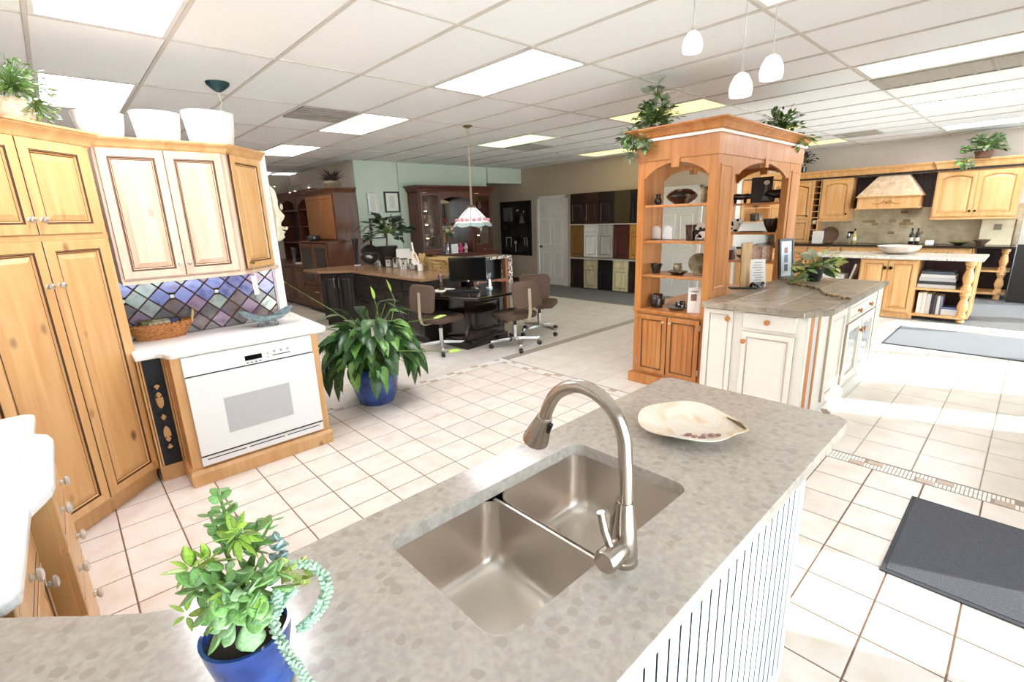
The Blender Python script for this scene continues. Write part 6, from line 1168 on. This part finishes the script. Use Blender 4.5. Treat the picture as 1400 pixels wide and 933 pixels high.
for k in range(8):
    a0, a1 = 2*PI*k/8, 2*PI*(k+1)/8; am = (a0+a1)/2
    def sp2(f, t):   # t 0..1 across, f 0..1 down
        a = a0 + (a1-a0)*t; r_ = .05 + .215*f; z_ = zt - (zt - zb)*f**1.15 - (.02*math.sin(PI*t) if f > .9 else 0); return (r_*math.cos(a), r_*math.sin(a), z_)
    def strip_(f0, f1, nm, mt, off=0):
        m = MB(); ft = [f0, (f0+f1)/2, f1]; m.rings([[Vector(sp2(f, t/6))*(1) for t in range(7)] for f in ft], 0, False, False, False); return m.obj(nm, mt, tl)
    strip_(0, .62, 'glass_panel', WGL); strip_(.62, .86, 'rose_panel', WGL); strip_(.86, 1, 'glass_border', GGL)
    for t in (.28, .72): c_ = Vector(sp2(.72, t)); MB().ball(c_ + Vector((math.cos(am), math.sin(am), .3))*.004, .03, 10, 5, sz=.7).obj('rose', PGL, tl, True)
    m = MB(); m.tube([sp2(f/6, 0) for f in range(7)], .003, 5); m.tube([sp2(1, t/6) for t in range(7)], .003, 5); m.tube([sp2(.62, t/6) for t in range(7)], .002, 5); m.obj('lead_came', LDL, tl)
MB().ball((0,0,zt - .12), .04, 12, 8).obj('bulb', emis('warm bulb', 'FFE0B0', 4), tl, True)
# ---- china cabinet
cc_ = thing('china_cabinet', 'tall red mahogany china cabinet with lit glass doors and mirror', 'cabinet', (5.55, 8.65, 0)); CW_, CD = 1.93, .43; MI = plain('mirror', 'D8D8D8', .02, 1, var=0)
m = MB(); m.box(0, 0, .93, .03, CD, 2.22); m.box(.51, 0, .93, .54, CD, 2.22); m.box(1.34, 0, .93, 1.42, CD, 2.22); m.box(CW_ - .03, 0, .93, CW_, CD, 2.22); m.box(0, CD - .02, .93, CW_, CD, 2.22); m.box(0, 0, 2.2, CW_, CD, 2.24); m.obj('case', MAHOG, cc_)
MB().box(-.02, -.08, 0, CW_ + .02, CD, .9).obj('base', MAHOG, cc_); MB().box(-.03, -.1, .9, CW_ + .03, CD, .93).obj('counter', MAHOG, cc_, bevel=.006); MB().sweep([(0, CD), (0, 0), (CW_, 0), (CW_, CD)], [(o_, z + 2.22) for o_, z in CROWN(.09, .12)]).obj('crown', MAHOG, cc_); MB().box(.54, CD - .03, .95, 1.34, CD - .021, 2.15).obj('mirror', MI, cc_)
P_ = [(.54, 2.2), (.54, 2.05)] + [(.54 + .8*k/10, 2.05 + .07*math.sin(PI*k/10)) for k in range(1, 10)] + [(1.34, 2.05), (1.34, 2.2)]; MB().vprism(P_, 0, .03).obj('arch_valance', MAHOG, cc_)
for x0, x1 in ((.02, .52), (1.40, CW_ - .01)):
    d = panel_door(cc_, x0, 1.02, x1, 2.19, 0, MAHOG, ESG, .07, glass=clearglass('cabinet glass', 'F0EEE8', .03)); dr = drawer(cc_, x0 + .01, .935, x1 - .01, 1.01, 0, MAHOG, ESG); knob(dr, (x0+x1)/2, -.02, .97, NICKEL, .012)
    for z in (1.3, 1.58, 1.86): MB().box(x0 + .03, .03, z, x1 - .03, CD - .03, z + .008).obj('glass_shelf', clearglass('shelf glass', 'DDE6E2', .1), cc_)
    for z in (1.29, 1.57, 1.85, 2.17): MB().lathe(((x0+x1)/2, .18, z - .02), [(.001,0),(.028,.004),(.03,.016)], 14).obj('puck_light', emis('puck light', 'FFC890', 12), cc_)
CRY = plain('cut crystal', 'EADFD2', .1, var=0, trans=.3)
for n, (x, z, k, lab) in enumerate(((.2, 1.031, 0, 'crystal goblet at the bottom of the first lit door'), (.34, 1.031, 1, 'crystal dish at the bottom of the first lit door'), (.2, 1.309, 1, 'crystal dish on the low glass shelf of the first lit door'), (.36, 1.309, 0, 'crystal goblet on the low glass shelf of the first lit door'), (.18, 1.589, 0, 'crystal goblet on the middle glass shelf of the first lit door'), (.32, 1.589, 2, 'pink glass vase on the middle glass shelf'), (.24, 1.869, 2, 'pink glass vase on the top glass shelf'), (1.6, 1.031, 1, 'crystal dish at the bottom of the second lit door'), (1.68, 1.309, 3, 'silver teapot-shaped jar behind the second lit door'), (1.6, 1.589, 0, 'crystal goblet on the middle shelf of the second lit door'), (1.7, 1.869, 2, 'pink glass vase on the top shelf of the second lit door'))):
    pr_ = [[(.001,0),(.035,0),(.006,.01),(.006,.08),(.04,.11),(.045,.17),(.04,.17),(.001,.1)], [(.001,0),(.04,0),(.09,.06),(.085,.06),(.001,.02)], [(.001,0),(.04,0),(.05,.05),(.025,.11),(.04,.16),(.035,.16),(.001,.1)], [(.001,0),(.05,0),(.08,.06),(.07,.14),(.02,.17),(.001,.19)]][k]
    o = MB().lathe((0,0,0), pr_, 16).obj(['goblet', 'crystal_dish', 'glass_vase', 'lidded_jar'][k], [CRY, CRY, plain('pink glass', 'D8A8A0', .1, var=0, trans=.3), NICKEL][k], None, True); o.location = (5.55 + x, 8.65 + .14, z); tag(o, lab, 'glassware', 'glassware in the china cabinet')
fv = thing('flower_vase', 'vase of red and cream flowers on the china cabinet counter', 'flowers', (5.55 + .68, 8.72, .931)); MB().lathe((0,0,0), [(.001,0),(.05,0),(.06,.1),(.04,.2),(.05,.24),(.001,.2)], 16).obj('vase', GLB, fv, True); bush(fv, (0,0,.4), 30, .14, .12, ['dark', 'ivy'], random.Random(51))
for k, (dx, dz, mt) in enumerate(((-.06, .7, plain('red bloom', '7A2A30', .7)), (.1, .55, plain('cream bloom', 'E8D8B8', .7)), (.0, .5, MATS['cream bloom']), (.16, .6, MATS['red bloom']), (.14, .46, MATS['cream bloom']))): MB().ball((dx, -.03, dz), .055, 10, 6).obj('bloom', mt, fv, True)
for n, (x, c, h, lab) in enumerate(((.82, 'F0EEEA', .2, 'white card standing on the china cabinet counter'), (.98, 'D84A80', .22, 'bright pink figurine on the china cabinet counter'), (1.12, 'E4C4C4', .2, 'pale pink figurine on the china cabinet counter'))):
    o = (MB().box(-.09, -.004, 0, .09, .004, h) if n == 0 else MB().tube([(0,0,0), (.01,0,.05), (-.01,0,.1), (.02,0,.15), (0,0,h)], [.05, .03, .06, .03, .02], 10)).obj(['card', 'figurine', 'figurine'][n], plain('gift ' + c, c, .5, var=0), None, n > 0); o.location = (5.55 + x, 8.64, .9315); tag(o, lab, ['card', 'figurine', 'figurine'][n])
# ---- pictures on the green wall
def frame_wall(x0, x1, z0, z1, Y, fm, pm2, lab, mat_w=.04):
    t = thing('framed_certificate', lab, 'frame', ((x0+x1)/2, Y, 0)); w = (x1-x0)/2; m = MB(); b = .03
    for q in ((-w, z0, -w + b, z1), (w - b, z0, w, z1), (-w + b, z0, w - b, z0 + b), (-w + b, z1 - b, w - b, z1)): m.box(q[0], -.03, q[1], q[2], -.002, q[3])
    m.obj('frame', fm, t); MB().box(-w + b, -.012, z0 + b, w - b, -.003, z1 - b).obj('mat_board', pm2, t); MB().box(-w + b + mat_w*2, -.014, z0 + b + mat_w*1.5, w - b - mat_w*2, -.0122, z1 - b - mat_w*1.5).obj('sheet', plain('print sheet', 'D9D6CE', .7, var=.05, ns=200), t)
CP = MATS['certificate paper']
frame_wall(4.66, 4.9, 1.8, 2.22, 9.1, plain('silver frame', 'A9AAAC', .35, .5), CP, 'silver framed picture on the sage green wall', .02); frame_wall(5.03, 5.37, 1.83, 2.24, 9.1, BLACK, CP, 'black framed certificate on the sage green wall'); frame_wall(4.66, 4.98, 1.33, 1.73, 9.1, BLACK, CP, 'black framed certificate behind the dark bar plant', .02); frame_wall(5.15, 5.37, 1.36, 1.76, 9.1, plain('dark green frame', '22302A', .4), MATS['dark green frame'], 'dark green framed picture between bar plant and china cabinet', .02)
# ---- large black picture on the back wall
t = thing('wall_picture', 'large black framed dark picture with white sketches beside the door', 'picture', (8.85, 9.83, 0), -PI/2); m = MB(); w, z0, z1 = 1.12, .69, 2.045
for q in ((0, z0, .05, z1), (w - .05, z0, w, z1), (.05, z0, w - .05, z0 + .05), (.05, z1 - .05, w - .05, z1)): m.box(q[0], -.04, q[1], q[2], -.002, q[3])
m.obj('frame', BLACK, t); MB().box(.05, -.02, z0 + .05, w - .05, -.003, z1 - .05).obj('panel', mottle('dark photo', ['141414', '2A2A2C', '3A3A3C'], 3, .25), t)
WHP = plain('chalk white', 'DAD8D4', .7, var=0); GYP = plain('chalk grey', '6A6A6A', .7, var=0)
for nm, mt, parts in (('sketch_arch', WHP, [(.17, .9, .19, 1.15), (.36, .9, .38, 1.15), (.17, 1.13, .38, 1.15)]), ('sketch_column', WHP, [(.52, .76, .55, 1.0), (.49, .98, .58, 1.05)]), ('sketch_hooks', WHP, [(.86, .95, .88, 1.14), (.95, .93, .97, 1.14), (.86, 1.12, .9, 1.14), (.93, 1.12, .97, 1.14)]), ('sketch_mark', WHP, [(.6, 1.8, .68, 1.84), (.84, 1.76, .88, 1.8)]), ('sketch_hood', GYP, [(.7, 1.5, .88, 1.56), (.74, 1.56, .84, 1.66), (.77, 1.66, .81, 1.74)]), ('sketch_block', GYP, [(.1, 1.55, .45, 1.9)]), ('sketch_wing', BLACK, [(.28, 1.5, .34, 1.7), (.33, 1.42, .4, 1.56)])):
    m = MB()
    for q in parts: m.box(q[0], -.0225, q[1], q[2], -.0202, q[3])
    m.obj(nm, mt, t)
# ---- cabinet door samples
ys = [7.383, 6.99, 6.59, 6.19, 5.79, 5.40]; rows = [(1.455, 2.12), (.725, 1.43), (.02, .675)]
SC = [[('2A1812', 'dark espresso'), ('3F2018', 'reddish brown'), ('20120E', 'near-black brown'), ('4A3A24', 'olive brown'), ('14100F', 'black')], [('7A5628', 'golden brown'), ('EDEAE4', 'white'), ('A9A8A4', 'light grey'), ('4E241A', 'red mahogany'), ('C08A40', 'golden oak')], [('26140F', 'very dark brown'), ('B8AE90', 'sage cream'), ('0D0C0E', 'black'), ('D8CCA4', 'pale cream'), ('2A1A14', 'dark walnut')]]
RN = ['top', 'middle', 'bottom']; sd_ = thing('sample_rack', 'pale ledges holding three rows of cabinet door samples', 'rack', (8.85, 7.4, 0), -PI/2)
for z in (.682, 1.434): MB().box(0, -.11, z, 2.02, -.001, z + .018).obj('ledge', WHITEP, sd_)
MB().box(0, -.09, 0, 2.02, -.001, .018).obj('ledge', ESPR, sd_)
for r_, (z0, z1) in enumerate(rows):
    for c_ in range(5):
        col, nm = SC[r_][c_]; Wd = ys[c_] - ys[c_+1] - .008; t = thing('door_sample', nm + ' cabinet door sample in the ' + RN[r_] + ' row on the back wall', 'door sample', (8.845, ys[c_], 0), -PI/2, 'cabinet door samples'); zz = z0 + (.001 if r_ else .0)
        h2 = [int(col[i:i+2], 16) for i in (0, 2, 4)]; c2 = ''.join('%02X' % min(255, int(v*1.2)) for v in h2); g_ = plain('sample line ' + col, ''.join('%02X' % int(v*.6) for v in h2), .6, var=0); wm = wood('sample ' + col, col, c2, .4)
        MB().box(0, -.07, zz, Wd, -.001, z1).obj('body', wm, t)
        if (r_, c_) == (0, 3): continue
        drawer(t, .008, z1 - .17, Wd - .008, z1 - .008, -.07, wm, g_, s=.02, flat=(r_, c_) in ((1, 0), (1, 2))); panel_door(t, .008, zz + .008, Wd - .008, z1 - .18, -.07, wm, g_, .065)
# ---- passage: armoire, glass cabinet, wall unit
lw = thing('glass_cabinet', 'brown cherry lower cabinet with glass doors beside the bar', 'cabinet', (3.5, 9.83, 0), -PI/2); m = MB(); m.box(0, .02, .08, 1.3, .88, .5); m.box(0, .02, .5, .03, .88, 1.32); m.box(1.27, .02, .5, 1.3, .88, 1.32); m.box(0, .84, .5, 1.3, .88, 1.32); m.obj('body', BROWN, lw); MB().box(-.02, 0, 1.32, 1.32, .9, 1.345).obj('top', BROWN, lw, bevel=.004); MB().box(.02, .06, 0, 1.28, .85, .08).obj('toe_kick', ESPR, lw)
DG = plain('dark glass', '1A1613', .08, var=0)
for k in range(2): panel_door(lw, .01 + k*.645, .52, .65 + k*.645 - .01, 1.3, .02, BROWN, GLAZE, .07, glass=DG); d = panel_door(lw, .01 + k*.645, .1, .645 + k*.645, .48, .02, BROWN, GLAZE, .07); knob(d, .6 + k*.1, 0, .4, NICKEL, .012)
ar = thing('armoire', 'brown cherry armoire with a panelled front on top of the glass cabinet', 'cabinet', (3.72, 9.76, 1.346), -PI/2); ARW = wood('lit brown cherry', '74461F', '8F5A2B', coat=.1); MB().box(0, 0, 0, 1.26, .42, .84).obj('body', BROWN, ar); MB().sweep([(0, .42), (0, 0), (1.26, 0), (1.26, .42)], [(o_, z + .83) for o_, z in CROWN(.06, .09)]).obj('crown', BROWN, ar)  # golden front tone is light painted into the brown cherry
for k in range(2): panel_door(ar, .02 + k*.61, .04, .625 + k*.61, .8, 0, ARW, GLAZE, .07, bead=.12)
dp = thing('dried_plant', 'spiky dried plant in a bowl on top of the armoire', 'plant', (3.95, 9.0, 2.27)); MB().lathe((0,0,0), [(.001,0),(.1,0),(.16,.1),(.13,.14),(.11,.13),(.001,.1)], 18).obj('bowl', plain('grey tan bowl', '8A7C66', .7), dp, True); r = random.Random(61)
for k in range(46): leaf(dp, 'dry', (0,0,.12), rdir(r, .3, 1.3), r.uniform(.18, .34), 0, ws=.35)
t = MB().lathe((0,0,0), [(.001,0),(.09,0),(.12,.04),(.11,.09),(.06,.11),(.001,.11)], 20).obj('glass_bowl', plain('teal black glass', '1E2A2A', .12, coat=.4), None, True); t.location = (3.6, 9.3, 1.346); tag(t, 'dark teal glass bowl on the cabinet ledge before the armoire', 'bowl')
wu = thing('wall_unit', 'dark brown built-in wall unit with arched open shelves in the passage', 'bookcase', (3.55, 12.2, 0), -PI/2); WU = 2.3; MB().box(0, 0, .06, WU, .8, .84).obj('base', BROWN, wu); MB().box(-.01, -.03, .84, WU + .01, .8, .87).obj('counter', MAHOG, wu); m = MB(); m.box(0, .45, .87, .03, .8, 2.25); m.box(WU*.5, .45, .87, WU*.5 + .04, .8, 2.25); m.box(WU - .03, .45, .87, WU, .8, 2.25); m.box(0, .78, .87, WU, .8, 2.25); m.obj('case', MAHOG, wu)
for z in (1.25, 1.6, 1.95): MB().box(.03, .47, z, WU - .03, .78, z + .02).obj('shelf', MAHOG, wu)
for a in (.03, WU*.5 + .04): b = a + WU*.5 - .07; MB().vprism([(a, 2.25), (a, 2.05)] + [(a + (b-a)*k/10, 2.05 + .13*math.sin(PI*k/10)) for k in range(1, 10)] + [(b, 2.05), (b, 2.25)], .45, .48).obj('arch_valance', MAHOG, wu)
MB().sweep([(0, .8), (0, .45), (WU, .45), (WU, .8)], [(o_, z + 2.24) for o_, z in CROWN(.07, .1)]).obj('crown', MAHOG, wu); MB().box(.03, .05, 0, WU - .03, .8, .06).obj('toe_kick', ESPR, wu)
for k in range(4): panel_door(wu, .02 + k*.57, .1, .57 + k*.57, .8, 0, BROWN, GLAZE, .07)
r = random.Random(71)
for k, (x, z, lab) in enumerate(((1.5, 1.271, 'white and black mug on a low passage shelf'), (1.9, 1.271, 'white ceramic bowl on a low passage shelf'), (1.6, 1.621, 'black and white dish on a middle passage shelf'), (2.0, 1.621, 'white curled shell ornament on a middle passage shelf'))):
    o = MB().lathe((0,0,0), [(.001,0),(.06,0),(.1,.05),(.11,.1),(.1,.1),(.08,.04),(.001,.02)], 18).obj('bowl', mottle('passage pot %d' % k, ['2A2422', 'E2DCD2'], 14, .4, pos=[.45, .55]), None, True); o.location = (Matrix.Translation((3.55, 12.2, 0)) @ Matrix.Rotation(-PI/2, 4, 'Z')) @ Vector((x, .6, z)); tag(o, lab, 'bowl', 'ornaments on the passage shelves')
o = MB().box(-.2, -.14, 0, .2, .14, .03).obj('open_book', MATS['paper'], None, bevel=.004); o.location = (3.8, 10.3, .871); o.rotation_euler = (0, 0, .3); tag(o, 'open white book on the passage counter', 'book')
t = thing('ornament', 'dark bird ornament on the passage counter', 'figurine', (3.75, 10.9, .871)); MB().tube([(0,0,0), (0,0,.1), (.03,.05,.2), (.06,.1,.26), (.02,.18,.3)], [.07, .03, .06, .05, .02], 10).obj('body', plain('pewter dark', '5A5A5C', .4, .4), t, True)
for n, (px, py, lab) in enumerate(((375, 254, 'small halogen spot lamp next to the partition mask'), (396, 262, 'small halogen spot lamp below the wall unit crown'), (403, 260, 'small halogen spot lamp beside the armoire'), (422, 255, 'small halogen spot lamp over the armoire crown'))):
    p = PX(px, py, 3.78); t = thing('spot_lamp', lab, 'lamp', tuple(p), 0, 'halogen spot lamps on the wall unit'); MB().lathe((0,0,0), [(.012,.05),(.03,.02),(.045,-.02),(.04,-.02),(.001,.02)], 14).obj('shade', NICKEL, t, True); MB().ball((0,0,-.005), .022, 8, 6).obj('bulb', emis('halogen', 'FFE8C8', 8), t, True); MB().tube([(0,0,.05), (.1,-.03,.1 + max(0, 2.34 - p.z)), (.24,-.06,.1 + max(0, 2.34 - p.z)), (.3,-.07,(2.338 if p.y > 9.9 else 2.262) - p.z)], .006, 6).obj('arm', NICKEL, t, True)
